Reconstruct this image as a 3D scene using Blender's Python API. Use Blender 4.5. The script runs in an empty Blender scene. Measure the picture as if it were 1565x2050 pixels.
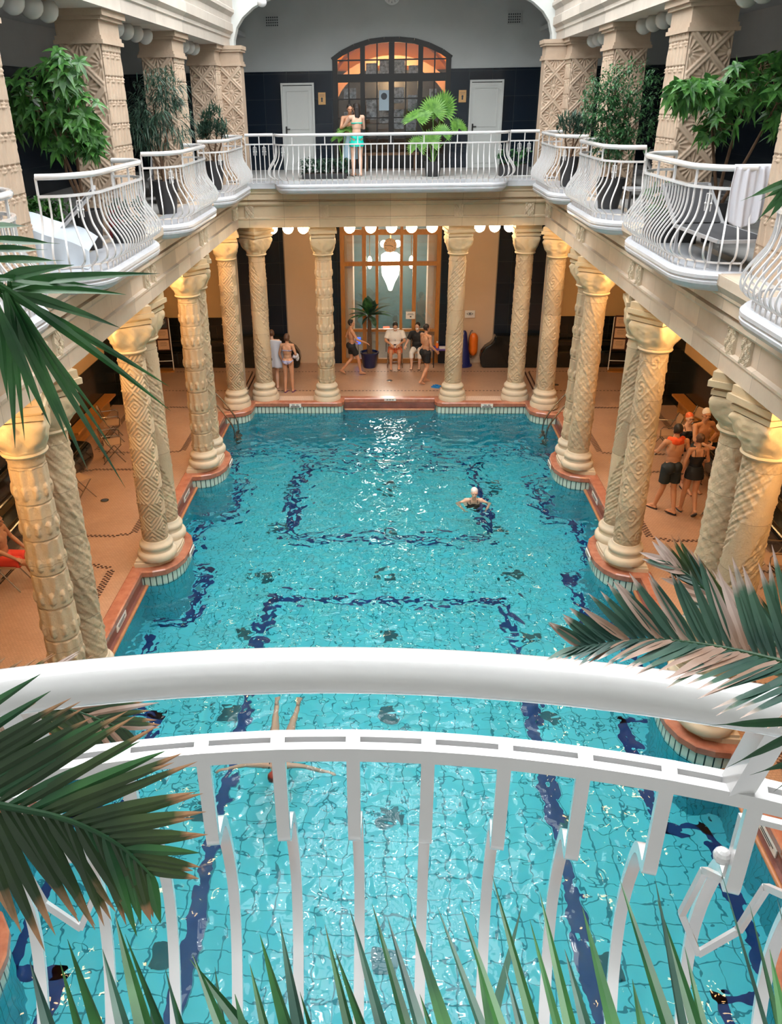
import bpy, bmesh, math, random
import numpy as np
from mathutils import Vector, Matrix
from mathutils.geometry import tessellate_polygon

random.seed(7)
rng = np.random.default_rng(7)
SC = bpy.context.scene
COL = SC.collection
PI = math.pi
V = Vector

# ------------------------------------------------------------------ camera
FPX, PCX, PCY = 1650.2, 703.1, 1014.6
TH, YAW, ROL = math.radians(26.258), math.radians(-2.988), math.radians(-.954)
CAMP = V((.033, 0, 7.4))
_f = V((math.sin(YAW) * math.cos(TH), math.cos(YAW) * math.cos(TH), -math.sin(TH)))
_r = V((math.cos(YAW), -math.sin(YAW), 0)); _u = _r.cross(_f)
CR = _r * math.cos(ROL) + _u * math.sin(ROL)
CU = -_r * math.sin(ROL) + _u * math.cos(ROL)
CF = _f
cam = bpy.data.cameras.new('camera')
camo = bpy.data.objects.new('camera', cam); COL.objects.link(camo)
camo.matrix_world = Matrix(((CR.x, CU.x, -CF.x, CAMP.x), (CR.y, CU.y, -CF.y, CAMP.y), (CR.z, CU.z, -CF.z, CAMP.z), (0, 0, 0, 1)))
cam.sensor_fit = 'VERTICAL'; cam.sensor_height = 24; cam.sensor_width = 24
cam.lens = FPX * 24 / 2050
cam.shift_x = (782.5 - PCX) / 2050
cam.shift_y = (PCY - 1025) / 2050
cam.clip_start = .02; cam.clip_end = 200
SC.camera = camo

# ------------------------------------------------------------------ world, daylight, exposure
SC.view_settings.view_transform = 'Standard'
SC.view_settings.look = 'None'
SC.view_settings.exposure = 0.08
SC.view_settings.gamma = 1.0
SC.cycles.use_denoising = True
SC.cycles.use_adaptive_sampling = True
SC.cycles.adaptive_threshold = 0.08
SC.cycles.adaptive_min_samples = 20
SC.cycles.use_light_tree = False
SC.cycles.max_bounces = 8
SC.cycles.diffuse_bounces = 3
SC.cycles.glossy_bounces = 4
SC.cycles.transmission_bounces = 8
SC.cycles.transparent_max_bounces = 12
SC.cycles.sample_clamp_indirect = 10.0
SC.cycles.sample_clamp_direct = 0.0
SC.cycles.blur_glossy = 0.1
w = bpy.data.worlds.new('world'); SC.world = w; w.use_nodes = True
w.node_tree.nodes['Background'].inputs[0].default_value = (.80, .86, 1, 1)
w.node_tree.nodes['Background'].inputs[1].default_value = .25

SKY_W = 122.0      # watts of each skylight panel
SKYZ = 13.6
def area(name, loc, sx, sy, watts, col, rot=(0, 0, 0), spread=PI):
    l = bpy.data.lights.new(name, 'AREA'); l.shape = 'RECTANGLE'; l.size = sx; l.size_y = sy
    l.energy = watts; l.color = col; l.spread = spread
    o = bpy.data.objects.new(name, l); COL.objects.link(o); o.location = loc; o.rotation_euler = rot
    return o
for iy in range(6):
    for ix in range(3):
        area('skylight_panel', (-2.35 + 2.35 * ix, 2.4 + 3.55 * iy, SKYZ), 1.95, 3.1, SKY_W, (.97, .985, 1))
        area('water_glint_light', (-2.35 + 2.35 * ix + (.5 if iy % 2 else -.4), 2.4 + 3.55 * iy + (.8 if ix % 2 else -.9), SKYZ - .04), .42, .62, 42.0, (.97, .985, 1))  # small bright lights added below the skylight to make glints on the water
WARM = (1.0, .60, .24)

# ------------------------------------------------------------------ mesh helpers
class MB:
    """collects vertices and faces of one mesh"""
    def __init__(s): s.v = []; s.f = []; s.uv = None; s.mi = []
    def add(s, vs, fs, mi=0):
        n = len(s.v); s.v += [tuple(p) for p in vs]; s.f += [tuple(i + n for i in f) for f in fs]; s.mi += [mi] * len(fs)
        return s
    def box(s, c, d, rz=0, M=None, mi=0, taper=1):
        a, b, h = d[0] / 2, d[1] / 2, d[2] / 2
        vs = [V((x * (taper if z > 0 else 1), y * (taper if z > 0 else 1), z)) for z in (-h, h) for x, y in ((-a, -b), (a, -b), (a, b), (-a, b))]
        if rz: vs = [Matrix.Rotation(rz, 3, 'Z') @ p for p in vs]
        if M: vs = [M @ p for p in vs]
        vs = [p + V(c) for p in vs]
        return s.add(vs, [(3, 2, 1, 0), (4, 5, 6, 7), (0, 1, 5, 4), (1, 2, 6, 5), (2, 3, 7, 6), (3, 0, 4, 7)], mi)
    def bar(s, p, q, w, h=None, mi=0, up=(0, 0, 1)):
        p, q = V(p), V(q); d = q - p; L = d.length
        if L < 1e-6: return s
        h = h or w; d.normalize(); u = V(up)
        if abs(d.dot(u)) > .98: u = V((0, 1, 0))
        x = d.cross(u).normalized(); y = x.cross(d)
        vs = [e + x * (a * w / 2) + y * (b * h / 2) for e in (p, q) for a, b in ((-1, -1), (1, -1), (1, 1), (-1, 1))]
        return s.add(vs, [(3, 2, 1, 0), (4, 5, 6, 7), (0, 1, 5, 4), (1, 2, 6, 5), (2, 3, 7, 6), (3, 0, 4, 7)], mi)
    def cone(s, p, q, r0, r1, n=16, mi=0, cap=True):
        return s.tube([p, q], [r0, r1], n, mi, cap)
    def tube(s, pts, rad, n=10, mi=0, cap=True, closed=False):
        pts = [V(p) for p in pts]; m = len(pts)
        if not hasattr(rad, '__len__'): rad = [rad] * m
        t0 = (pts[1] - pts[0]).normalized(); a = V((0, 0, 1)) if abs(t0.z) < .9 else V((1, 0, 0))
        x = t0.cross(a).normalized(); vs = []
        for i, p in enumerate(pts):
            if closed: t = (pts[(i + 1) % m] - pts[i - 1]).normalized()
            else: t = (pts[min(i + 1, m - 1)] - pts[max(i - 1, 0)]).normalized()
            x = (x - t * x.dot(t)).normalized(); y = t.cross(x)
            vs += [p + (x * math.cos(k * 2 * PI / n) + y * math.sin(k * 2 * PI / n)) * rad[i] for k in range(n)]
        fs = [(i * n + k, i * n + (k + 1) % n, ((i + 1) % m) * n + (k + 1) % n, ((i + 1) % m) * n + k) for i in range(m if closed else m - 1) for k in range(n)]
        if cap and not closed: fs += [tuple(range(n - 1, -1, -1)), tuple((m - 1) * n + k for k in range(n))]
        return s.add(vs, fs, mi)
    def lathe(s, prof, n=24, c=(0, 0, 0), mi=0):
        vs = [(c[0] + r * math.cos(2 * PI * k / n), c[1] + r * math.sin(2 * PI * k / n), c[2] + z) for r, z in prof for k in range(n)]
        m = len(prof)
        fs = [(i * n + k, i * n + (k + 1) % n, (i + 1) * n + (k + 1) % n, (i + 1) * n + k) for i in range(m - 1) for k in range(n)]
        fs += [tuple(range(n - 1, -1, -1)), tuple((m - 1) * n + k for k in range(n))]
        return s.add(vs, fs, mi)
    def ell(s, c, r, n=12, m=8, M=None, mi=0):
        c = V(c); vs = []
        for i in range(1, m):
            a = PI * i / m
            for k in range(n):
                b = 2 * PI * k / n; vs.append(V((r[0] * math.sin(a) * math.cos(b), r[1] * math.sin(a) * math.sin(b), r[2] * math.cos(a))))
        vs += [V((0, 0, r[2])), V((0, 0, -r[2]))]
        if M: vs = [M @ p for p in vs]
        vs = [p + c for p in vs]; t, b = (m - 1) * n, (m - 1) * n + 1
        fs = [(i * n + k, (i + 1) * n + k, (i + 1) * n + (k + 1) % n, i * n + (k + 1) % n) for i in range(m - 2) for k in range(n)]
        fs += [(t, k, (k + 1) % n) for k in range(n)] + [(b, (m - 2) * n + (k + 1) % n, (m - 2) * n + k) for k in range(n)]
        return s.add(vs, fs, mi)
    def prism(s, outline, z0, z1, mi=0):
        n = len(outline)
        vs = [(x, y, z) for z in (z0, z1) for x, y in outline]
        tris = tessellate_polygon([[V((x, y, 0)) for x, y in outline]])
        fs = [tuple(reversed(t)) for t in tris] + [tuple(i + n for i in t) for t in tris]
        fs += [(i, (i + 1) % n, (i + 1) % n + n, i + n) for i in range(n)]
        return s.add(vs, fs, mi)
    def grid(s, fn, nu, nv, mi=0, wrap=False):
        vs = [fn(i / (nu if wrap else nu - 1), j / (nv - 1)) for j in range(nv) for i in range(nu)]
        fs = [(j * nu + i, j * nu + (i + 1) % nu, (j + 1) * nu + (i + 1) % nu, (j + 1) * nu + i) for j in range(nv - 1) for i in range(nu if wrap else nu - 1)]
        return s.add(vs, fs, mi)
    def mesh(s, name, smooth=False):
        me = bpy.data.meshes.new(name); me.from_pydata(s.v, [], s.f)
        if any(s.mi): me.polygons.foreach_set('material_index', s.mi)
        if s.uv:
            l = me.uv_layers.new(name='UVMap'); l.data.foreach_set('uv', [c for p in me.loops for c in s.uv[p.vertex_index]])
        me.update()
        bm = bmesh.new(); bm.from_mesh(me); bmesh.ops.recalc_face_normals(bm, faces=bm.faces); bm.to_mesh(me); bm.free()
        if smooth: shade(me)
        return me
def shade(me, ang=math.radians(40)):
    me.polygons.foreach_set('use_smooth', [True] * len(me.polygons))
    me.set_sharp_from_angle(angle=ang)

def link(name, me, mat=None, parent=None, loc=None, rz=0):
    o = bpy.data.objects.new(name, me); COL.objects.link(o)
    if mat is not None and me is not None:
        for m in (mat if isinstance(mat, (list, tuple)) else [mat]):
            if m.name not in [x.name for x in me.materials if x]: me.materials.append(m)
    if parent: o.parent = parent
    if loc is not None: o.location = loc
    if rz: o.rotation_euler.z = rz
    return o
def obj(name, mb, mat, parent=None, smooth=False, loc=None, rz=0):
    return link(name, mb.mesh(name, smooth), mat, parent, loc, rz)
def tag(o, label=None, cat=None, group=None, kind=None):
    if label: o['label'] = label
    if cat: o['category'] = cat
    if group: o['group'] = group
    if kind: o['kind'] = kind
    return o
def thing(name, label, cat, loc=(0, 0, 0), rz=0, group=None, kind=None):
    o = bpy.data.objects.new(name, None); COL.objects.link(o); o.location = loc; o.rotation_euler.z = rz
    o.empty_display_size = .1
    return tag(o, label, cat, group, kind)
def struct(name, mb, mat, smooth=False, parent=None):
    o = obj(name, mb, mat, parent, smooth)
    if not parent: o['kind'] = 'structure'
    return o
def dup(root, loc=None, rz=None, label=None, group=None):
    r = root.copy(); COL.objects.link(r)
    if loc is not None: r.location = loc
    if rz is not None: r.rotation_euler.z = rz
    if label: r['label'] = label
    if group: r['group'] = group
    for ch in list(root.children):
        c = ch.copy(); COL.objects.link(c); c.parent = r
        for g in list(ch.children):
            d = g.copy(); COL.objects.link(d); d.parent = c
    return r
def ray(px, py): return CF + CR * ((px - PCX) / FPX) + CU * ((PCY - py) / FPX)
def atd(px, py, dist):          # the point at a distance from the camera seen at a photo pixel
    return CAMP + ray(px, py).normalized() * dist
def aty(px, py, Y):
    d = ray(px, py); return CAMP + d * (Y / d.y)
def sweep(path, prof, closed=False):
    """sweep profile (out, z) along an xy path; out is to the right of the direction of travel"""
    n = len(path); mb = MB(); rows = []
    for i, p in enumerate(path):
        p = V((p[0], p[1]))
        a = (p - V(path[i - 1][:2])).normalized() if (i > 0 or closed) else None
        b = (V(path[(i + 1) % n][:2]) - p).normalized() if (i < n - 1 or closed) else None
        a = a or b; b = b or a
        na, nb = V((a.y, -a.x)), V((b.y, -b.x)); m = (na + nb).normalized(); k = 1 / max(.3, m.dot(na))
        rows.append([(p.x + m.x * k * o, p.y + m.y * k * o, z) for o, z in prof])
    m = len(prof)
    vs = [q for r in rows for q in r]
    fs = [(i * m + j, ((i + 1) % n) * m + j, ((i + 1) % n) * m + (j + 1) % m, i * m + (j + 1) % m) for i in range(n if closed else n - 1) for j in range(m)]
    if not closed: fs += [tuple(range(m)), tuple((n - 1) * m + j for j in reversed(range(m)))]
    return mb.add(vs, fs)
# ------------------------------------------------------------------ materials
def newmat(name):
    m = bpy.data.materials.new(name); m.use_nodes = True; nt = m.node_tree
    return m, nt, nt.nodes['Principled BSDF']
def N(nt, t, **kw):
    n = nt.nodes.new(t)
    for k, v in kw.items():
        if k in n.inputs: n.inputs[k].default_value = v
        else: setattr(n, k, v)
    return n
def coords(nt, scale=(1, 1, 1), kind='Object'):
    tc = N(nt, 'ShaderNodeTexCoord'); mp = N(nt, 'ShaderNodeMapping'); mp.inputs['Scale'].default_value = scale
    nt.links.new(tc.outputs[kind], mp.inputs[0]); return mp.outputs[0]
def simple(name, col, rough=.5, metal=0, spec=.5, noise=0, nscale=6, bump=0, bscale=40, trans=0, coat=0, world=False, col2=None, stretch=(1, 1, 1)):
    m, nt, b = newmat(name)
    b.inputs['Base Color'].default_value = (*col, 1); b.inputs['Roughness'].default_value = rough
    b.inputs['Metallic'].default_value = metal; b.inputs['Specular IOR Level'].default_value = spec
    b.inputs['Coat Weight'].default_value = coat; b.inputs['Coat Roughness'].default_value = .08
    if noise or col2:
        c = coords(nt, stretch)
        if world:
            g = N(nt, 'ShaderNodeNewGeometry'); c = g.outputs['Position']
        n = N(nt, 'ShaderNodeTexNoise', Scale=nscale, Detail=5.0, Roughness=.6); nt.links.new(c, n.inputs['Vector'])
        r = N(nt, 'ShaderNodeValToRGB'); r.color_ramp.elements[0].position = .32; r.color_ramp.elements[1].position = .68
        c2 = col2 or tuple(max(0, x * (1 - noise)) for x in col)
        r.color_ramp.elements[0].color = (*c2, 1); r.color_ramp.elements[1].color = (*col, 1)
        nt.links.new(n.outputs[0], r.inputs[0]); nt.links.new(r.outputs[0], b.inputs['Base Color'])
    if bump:
        c = coords(nt, stretch); n = N(nt, 'ShaderNodeTexNoise', Scale=bscale, Detail=6.0); nt.links.new(c, n.inputs['Vector'])
        bp = N(nt, 'ShaderNodeBump', Strength=bump, Distance=.01); nt.links.new(n.outputs[0], bp.inputs['Height']); nt.links.new(bp.outputs[0], b.inputs['Normal'])
    return m
def stone(name, c1, c2, block=.0, bump=.5, bscale=22, spots=0.0, rough=.62, blockaxis=2):
    m, nt, b = newmat(name); b.inputs['Roughness'].default_value = rough; b.inputs['Specular IOR Level'].default_value = .35
    c = coords(nt); g = N(nt, 'ShaderNodeNewGeometry').outputs['Position']
    n = N(nt, 'ShaderNodeTexNoise', Scale=2.2, Detail=6.0, Roughness=.65); nt.links.new(g, n.inputs['Vector'])
    r = N(nt, 'ShaderNodeValToRGB'); r.color_ramp.elements[0].position = .3; r.color_ramp.elements[1].position = .7
    r.color_ramp.elements[0].color = (*c2, 1); r.color_ramp.elements[1].color = (*c1, 1)
    nt.links.new(n.outputs[0], r.inputs[0]); out = r.outputs[0]
    if block:
        sp = N(nt, 'ShaderNodeSeparateXYZ'); nt.links.new(g, sp.inputs[0])
        # block number along an axis, plus a coarse cell id, gives each drum or slab its own tint
        dv = N(nt, 'ShaderNodeMath', operation='DIVIDE'); nt.links.new(sp.outputs[blockaxis], dv.inputs[0]); dv.inputs[1].default_value = block
        fl = N(nt, 'ShaderNodeMath', operation='FLOOR'); nt.links.new(dv.outputs[0], fl.inputs[0])
        cx = N(nt, 'ShaderNodeCombineXYZ'); nt.links.new(fl.outputs[0], cx.inputs[0])
        oi = N(nt, 'ShaderNodeObjectInfo'); nt.links.new(oi.outputs['Random'], cx.inputs[1])
        wn = N(nt, 'ShaderNodeTexWhiteNoise'); nt.links.new(cx.outputs[0], wn.inputs['Vector'])
        mr = N(nt, 'ShaderNodeMapRange'); mr.inputs['To Min'].default_value = .82; mr.inputs['To Max'].default_value = 1.12
        nt.links.new(wn.outputs['Value'], mr.inputs[0])
        fr = N(nt, 'ShaderNodeMath', operation='FRACT'); nt.links.new(dv.outputs[0], fr.inputs[0])
        lt = N(nt, 'ShaderNodeMath', operation='GREATER_THAN'); nt.links.new(fr.outputs[0], lt.inputs[0]); lt.inputs[1].default_value = .006 / block * 1.2
        mm = N(nt, 'ShaderNodeMapRange'); mm.inputs['To Min'].default_value = .55; nt.links.new(lt.outputs[0], mm.inputs[0])
        mu = N(nt, 'ShaderNodeMath', operation='MULTIPLY'); nt.links.new(mr.outputs[0], mu.inputs[0]); nt.links.new(mm.outputs[0], mu.inputs[1])
        vm = N(nt, 'ShaderNodeVectorMath', operation='SCALE'); nt.links.new(out, vm.inputs[0]); nt.links.new(mu.outputs[0], vm.inputs['Scale'])
        out = vm.outputs[0]
    nt.links.new(out, b.inputs['Base Color'])
    n2 = N(nt, 'ShaderNodeTexNoise', Scale=bscale, Detail=7.0, Roughness=.65); nt.links.new(c, n2.inputs['Vector'])
    bp = N(nt, 'ShaderNodeBump', Strength=bump, Distance=.012); nt.links.new(n2.outputs[0], bp.inputs['Height']); nt.links.new(bp.outputs[0], b.inputs['Normal'])
    return m
def brickmat(name, c1, c2, mortar, bw, bh, ms, rough=.3, offset=0, bump=.3, uv=False, plane='xy', spec=.5, nvar=0):
    m, nt, b = newmat(name); b.inputs['Roughness'].default_value = rough; b.inputs['Specular IOR Level'].default_value = spec
    if uv: c = coords(nt, kind='UV')
    else:
        g = N(nt, 'ShaderNodeNewGeometry').outputs['Position']
        sp = N(nt, 'ShaderNodeSeparateXYZ'); nt.links.new(g, sp.inputs[0]); cb = N(nt, 'ShaderNodeCombineXYZ')
        ax = {'x': 0, 'y': 1, 'z': 2}
        if plane == 'hz':
            ad = N(nt, 'ShaderNodeMath', operation='ADD'); nt.links.new(sp.outputs[0], ad.inputs[0]); nt.links.new(sp.outputs[1], ad.inputs[1])
            nt.links.new(ad.outputs[0], cb.inputs[0]); nt.links.new(sp.outputs[2], cb.inputs[1])
        else:
            nt.links.new(sp.outputs[ax[plane[0]]], cb.inputs[0]); nt.links.new(sp.outputs[ax[plane[1]]], cb.inputs[1])
        c = cb.outputs[0]
    br = N(nt, 'ShaderNodeTexBrick'); br.offset = offset; br.squash = 1
    for k, v in (('Color1', (*c1, 1)), ('Color2', (*c2, 1)), ('Mortar', (*mortar, 1)), ('Scale', 1.0), ('Brick Width', bw), ('Row Height', bh), ('Mortar Size', ms), ('Mortar Smooth', .1), ('Bias', 0.0)):
        br.inputs[k].default_value = v
    nt.links.new(c, br.inputs[0]); out = br.outputs[0]
    if nvar:
        n = N(nt, 'ShaderNodeTexNoise', Scale=1.3, Detail=4.0); nt.links.new(c, n.inputs['Vector'])
        mr = N(nt, 'ShaderNodeMapRange'); mr.inputs['From Min'].default_value = .3; mr.inputs['From Max'].default_value = .7
        mr.inputs['To Min'].default_value = 1 - nvar; mr.inputs['To Max'].default_value = 1; nt.links.new(n.outputs[0], mr.inputs[0])
        vm = N(nt, 'ShaderNodeVectorMath', operation='SCALE'); nt.links.new(out, vm.inputs[0]); nt.links.new(mr.outputs[0], vm.inputs['Scale']); out = vm.outputs[0]
    nt.links.new(out, b.inputs['Base Color'])
    if bump:
        bp = N(nt, 'ShaderNodeBump', Strength=bump, Distance=.004); bp.invert = True
        nt.links.new(br.outputs['Fac'], bp.inputs['Height']); nt.links.new(bp.outputs[0], b.inputs['Normal'])
    return m
def emis(name, col, s):
    m, nt, b = newmat(name); b.inputs['Base Color'].default_value = (*[min(1, c) for c in col], 1)
    b.inputs['Emission Color'].default_value = (*col, 1); b.inputs['Emission Strength'].default_value = s
    return m
def glassy(name, tint=(1, 1, 1), refl=.08, rough=.02):
    m, nt, b = newmat(name); nt.nodes.remove(b)
    t = N(nt, 'ShaderNodeBsdfTransparent', Color=(*tint, 1)); g = N(nt, 'ShaderNodeBsdfGlossy', Color=(1, 1, 1, 1), Roughness=rough)
    mx = N(nt, 'ShaderNodeMixShader', Fac=refl); nt.links.new(t.outputs[0], mx.inputs[1]); nt.links.new(g.outputs[0], mx.inputs[2])
    nt.links.new(mx.outputs[0], nt.nodes['Material Output'].inputs[0]); return m
M = {}
M['shaft'] = stone('carved_limestone', (.62, .47, .30), (.50, .375, .245), block=.62, bump=.9, bscale=34)
M['upper'] = stone('pink_limestone', (.53, .405, .30), (.44, .33, .24), block=.0, bump=.35, bscale=30)
M['cap'] = stone('capital_limestone', (.64, .50, .31), (.54, .42, .27), bump=.4, bscale=26)
M['entab'] = stone('entablature_limestone', (.66, .55, .43), (.56, .46, .36), block=.93, bump=.15, bscale=12, blockaxis=1, rough=.45)
M['entabx'] = stone('entablature_limestone_far', (.62, .49, .33), (.53, .42, .28), block=.87, bump=.15, bscale=12, blockaxis=0, rough=.45)
M['cornice'] = stone('cornice_limestone', (.62, .55, .475), (.54, .475, .41), block=1.9, bump=.1, bscale=12, blockaxis=1, rough=.6)
M['block'] = stone('carved_block_limestone', (.66, .54, .38), (.50, .42, .31), bump=.8, bscale=40)
M['plinth'] = stone('plinth_limestone', (.66, .56, .41), (.58, .48, .35), bump=.2)
M['white'] = simple('white_paint', (.80, .80, .80), .28, spec=.5, noise=.04, nscale=12, coat=.3)
M['railw'] = simple('white_gloss_paint', (.70, .69, .685), .16, spec=.6, coat=.6, bump=.05, bscale=18)
M['slab'] = simple('white_marble', (.60, .615, .65), .3, noise=.10, nscale=5, coat=.2)
M['floorw'] = simple('gallery_floor_stone', (.46, .45, .43), .5, noise=.2, nscale=3)
M['plaster'] = simple('white_plaster', (.66, .69, .67), .8, noise=.05, nscale=2, world=True)
M['greyplaster'] = simple('grey_plaster', (.50, .53, .53), .8, noise=.08, nscale=1.2, world=True)
M['ochre'] = simple('ochre_plaster', (.60, .40, .20), .85, noise=.08, nscale=1.5, world=True)
M['peach'] = simple('peach_plaster', (.66, .46, .30), .8, noise=.06, nscale=1.5, world=True)
M['navy'] = brickmat('navy_glazed_tile', (.006, .013, .024), (.010, .018, .030), (.030, .040, .046), .62, .62, .006, rough=.16, plane='hz', spec=.55, bump=.1)
M['black_tile'] = brickmat('black_glazed_tile', (.008, .010, .010), (.013, .015, .014), (.03, .032, .03), .3, .3, .004, rough=.16, plane='hz', spec=.6, bump=.2)
M['dark_low'] = simple('black_bench_glaze', (.007, .009, .009), .12, coat=.4, bump=.12, bscale=6)
M['wood'] = simple('orange_stained_wood', (.52, .21, .04), .4, noise=.25, nscale=5, coat=.3, stretch=(6, 6, 1))
M['barwood'] = simple('varnished_ledge_wood', (.45, .20, .09), .35, noise=.3, nscale=6, coat=.3)
M['marble_red'] = simple('red_marble', (.47, .19, .115), .25, col2=(.35, .125, .075), nscale=7, coat=.3)
M['marble_dark'] = simple('maroon_marble', (.26, .10, .075), .28, col2=(.17, .07, .055), nscale=6, coat=.3)
M['deck'] = brickmat('small_deck_mosaic', (.54, .335, .215), (.49, .30, .19), (.36, .21, .13), .055, .04, .003, rough=.3, offset=.5, bump=.2, nvar=.16)
M['deck_light'] = brickmat('pale_deck_mosaic', (.70, .53, .41), (.66, .48, .36), (.50, .34, .25), .05, .05, .003, rough=.35, bump=.2)
M['inlay'] = simple('dark_mosaic_inlay', (.06, .028, .022), .35)
M['tilew'] = brickmat('pale_pool_rim_tile', (.62, .74, .66), (.55, .68, .60), (.03, .07, .07), .105, .27, .010, rough=.2, uv=True)
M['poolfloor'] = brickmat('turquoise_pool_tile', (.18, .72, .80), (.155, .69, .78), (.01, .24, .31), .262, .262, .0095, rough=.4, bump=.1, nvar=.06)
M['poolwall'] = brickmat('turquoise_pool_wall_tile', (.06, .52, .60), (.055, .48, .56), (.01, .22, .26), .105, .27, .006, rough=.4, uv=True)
M['lane'] = simple('navy_lane_tile', (.005, .035, .17), .3)
M['marker'] = simple('dark_teal_marker_tile', (.01, .10, .13), .3)
M['steel'] = simple('brushed_steel', (.35, .33, .30), .25, metal=1)
M['iron'] = simple('black_painted_iron', (.012, .012, .012), .4)
M['glass'] = glassy('window_glass', (.96, .97, .97), .07)
M['glass_dark'] = glassy('dark_window_glass', (.80, .82, .82), .08)
M['bulb'] = emis('lit_lamp_glass', (1.0, .62, .27), 48.0)
M['bulbfar'] = emis('lit_white_lamp_glass', (1.0, .76, .48), 23.0)
M['chand'] = emis('chandelier_glow', (1.0, .93, .80), 30.0)
M['opal'] = simple('opal_glass_unlit', (.56, .57, .55), .25)
M['blackmetal'] = simple('dark_lamp_cap', (.03, .05, .05), .4)
M['plastic_tan'] = simple('tan_plastic', (.45, .28, .16), .45)
M['plastic_white'] = simple('white_plastic', (.78, .78, .78), .4)
M['paper'] = simple('paper_notice', (.75, .50, .33), .7, noise=.1, nscale=20)
M['sign'] = simple('white_sign_plate', (.80, .76, .70), .4)
M['ink'] = simple('dark_ink', (.05, .06, .07), .6)
M['ink2'] = simple('faded_ink', (.35, .22, .14), .6)
M['brass'] = simple('orange_notice_plate', (.62, .36, .14), .5)
M['towel'] = simple('white_towel_cloth', (.62, .62, .67), .9, bump=.3, bscale=150)
M['sheet'] = simple('pale_blue_white_cloth', (.54, .60, .66), .85, bump=.1, bscale=30)
M['orange_cloth'] = simple('orange_towel_cloth', (.85, .10, .02), .85)
M['green_leaf'] = None
def leafmat(name, c1, c2, tip=None, tipstart=.8, rough=.4, trans=.25):
    m, nt, b = newmat(name); b.inputs['Roughness'].default_value = rough
    oi = N(nt, 'ShaderNodeNewGeometry'); n = N(nt, 'ShaderNodeTexNoise', Scale=9.0, Detail=3.0); nt.links.new(oi.outputs['Position'], n.inputs['Vector'])
    r = N(nt, 'ShaderNodeValToRGB'); r.color_ramp.elements[0].position = .38; r.color_ramp.elements[1].position = .62
    r.color_ramp.elements[0].color = (*c2, 1); r.color_ramp.elements[1].color = (*c1, 1); nt.links.new(n.outputs[0], r.inputs[0]); out = r.outputs[0]
    if tip:
        uv = N(nt, 'ShaderNodeTexCoord'); sp = N(nt, 'ShaderNodeSeparateXYZ'); nt.links.new(uv.outputs['UV'], sp.inputs[0])
        n2 = N(nt, 'ShaderNodeTexNoise', Scale=14.0, Detail=4.0); nt.links.new(oi.outputs['Position'], n2.inputs['Vector'])
        ad = N(nt, 'ShaderNodeMath', operation='ADD'); nt.links.new(sp.outputs[1], ad.inputs[0])
        ml = N(nt, 'ShaderNodeMath', operation='MULTIPLY_ADD'); nt.links.new(n2.outputs[0], ml.inputs[0]); ml.inputs[1].default_value = .9; ml.inputs[2].default_value = -.45
        nt.links.new(ml.outputs[0], ad.inputs[1])
        mr = N(nt, 'ShaderNodeMapRange'); mr.inputs['From Min'].default_value = tipstart; mr.inputs['From Max'].default_value = tipstart + .12; nt.links.new(ad.outputs[0], mr.inputs[0])
        mx = N(nt, 'ShaderNodeMix', data_type='RGBA'); nt.links.new(mr.outputs[0], mx.inputs[0]); nt.links.new(out, mx.inputs[6]); mx.inputs[7].default_value = (*tip, 1); out = mx.outputs[2]
    nt.links.new(out, b.inputs['Base Color'])
    tr = N(nt, 'ShaderNodeBsdfTranslucent'); nt.links.new(out, tr.inputs[0]); mx = N(nt, 'ShaderNodeMixShader', Fac=trans)
    nt.links.new(b.outputs[0], mx.inputs[1]); nt.links.new(tr.outputs[0], mx.inputs[2]); nt.links.new(mx.outputs[0], nt.nodes['Material Output'].inputs[0])
    return m
M['leaf_bright'] = leafmat('bright_green_leaf', (.085, .25, .045), (.03, .11, .025))
M['leaf_mid'] = leafmat('mid_green_leaf', (.06, .19, .06), (.02, .08, .03))
M['leaf_dark'] = leafmat('grey_green_leaf', (.07, .14, .09), (.02, .06, .04))
M['leaf_fan'] = leafmat('fan_palm_leaf', (.22, .46, .09), (.12, .30, .06), trans=.35)
M['frond'] = leafmat('palm_leaflet', (.058, .098, .028), (.02, .045, .016), tip=(.42, .22, .11), tipstart=.74, rough=.35, trans=.12)
M['frond_blue'] = leafmat('blue_green_palm_leaflet', (.07, .16, .10), (.025, .075, .055), tip=(.55, .42, .36), tipstart=.8, rough=.35, trans=.12)
M['frond_dry'] = leafmat('dry_palm_leaflet', (.62, .48, .42), (.36, .22, .15), rough=.6, trans=.2)
M['frond_green'] = leafmat('green_palm_leaflet', (.05, .17, .045), (.015, .07, .025), tip=(.12, .10, .04), tipstart=1.02, rough=.35, trans=.12)
M['frond_teal'] = leafmat('teal_green_palm_leaflet', (.05, .13, .085), (.018, .06, .045), rough=.35, trans=.12)
M['bark'] = simple('brown_bark', (.16, .09, .05), .9, noise=.4, nscale=20, bump=.6, bscale=40)
M['pot_dark'] = simple('charcoal_pot', (.03, .03, .032), .5)
M['pot_blue'] = simple('cobalt_glazed_pot', (.006, .014, .075), .25, coat=.3)
M['soil'] = simple('potting_soil', (.05, .03, .02), .95)
M['skin'] = simple('tanned_skin', (.60, .30, .17), .5, noise=.08, nscale=8)
M['skin_pale'] = simple('pale_skin', (.72, .44, .31), .5, noise=.06, nscale=8)
M['skin_dark'] = simple('brown_skin', (.45, .21, .11), .5, noise=.08, nscale=8)
M['hair_black'] = simple('black_hair', (.018, .013, .010), .55, bump=.5, bscale=60)
M['hair_brown'] = simple('brown_hair', (.10, .045, .022), .55, bump=.5, bscale=60)
M['black_cloth'] = simple('black_swim_fabric', (.008, .009, .011), .7)
M['slate_cloth'] = simple('dark_slate_swim_fabric', (.012, .022, .026), .7)
M['white_cloth'] = simple('white_cotton', (.80, .77, .72), .85)
M['red_cloth'] = simple('red_swim_fabric', (.75, .06, .035), .7)
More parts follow.
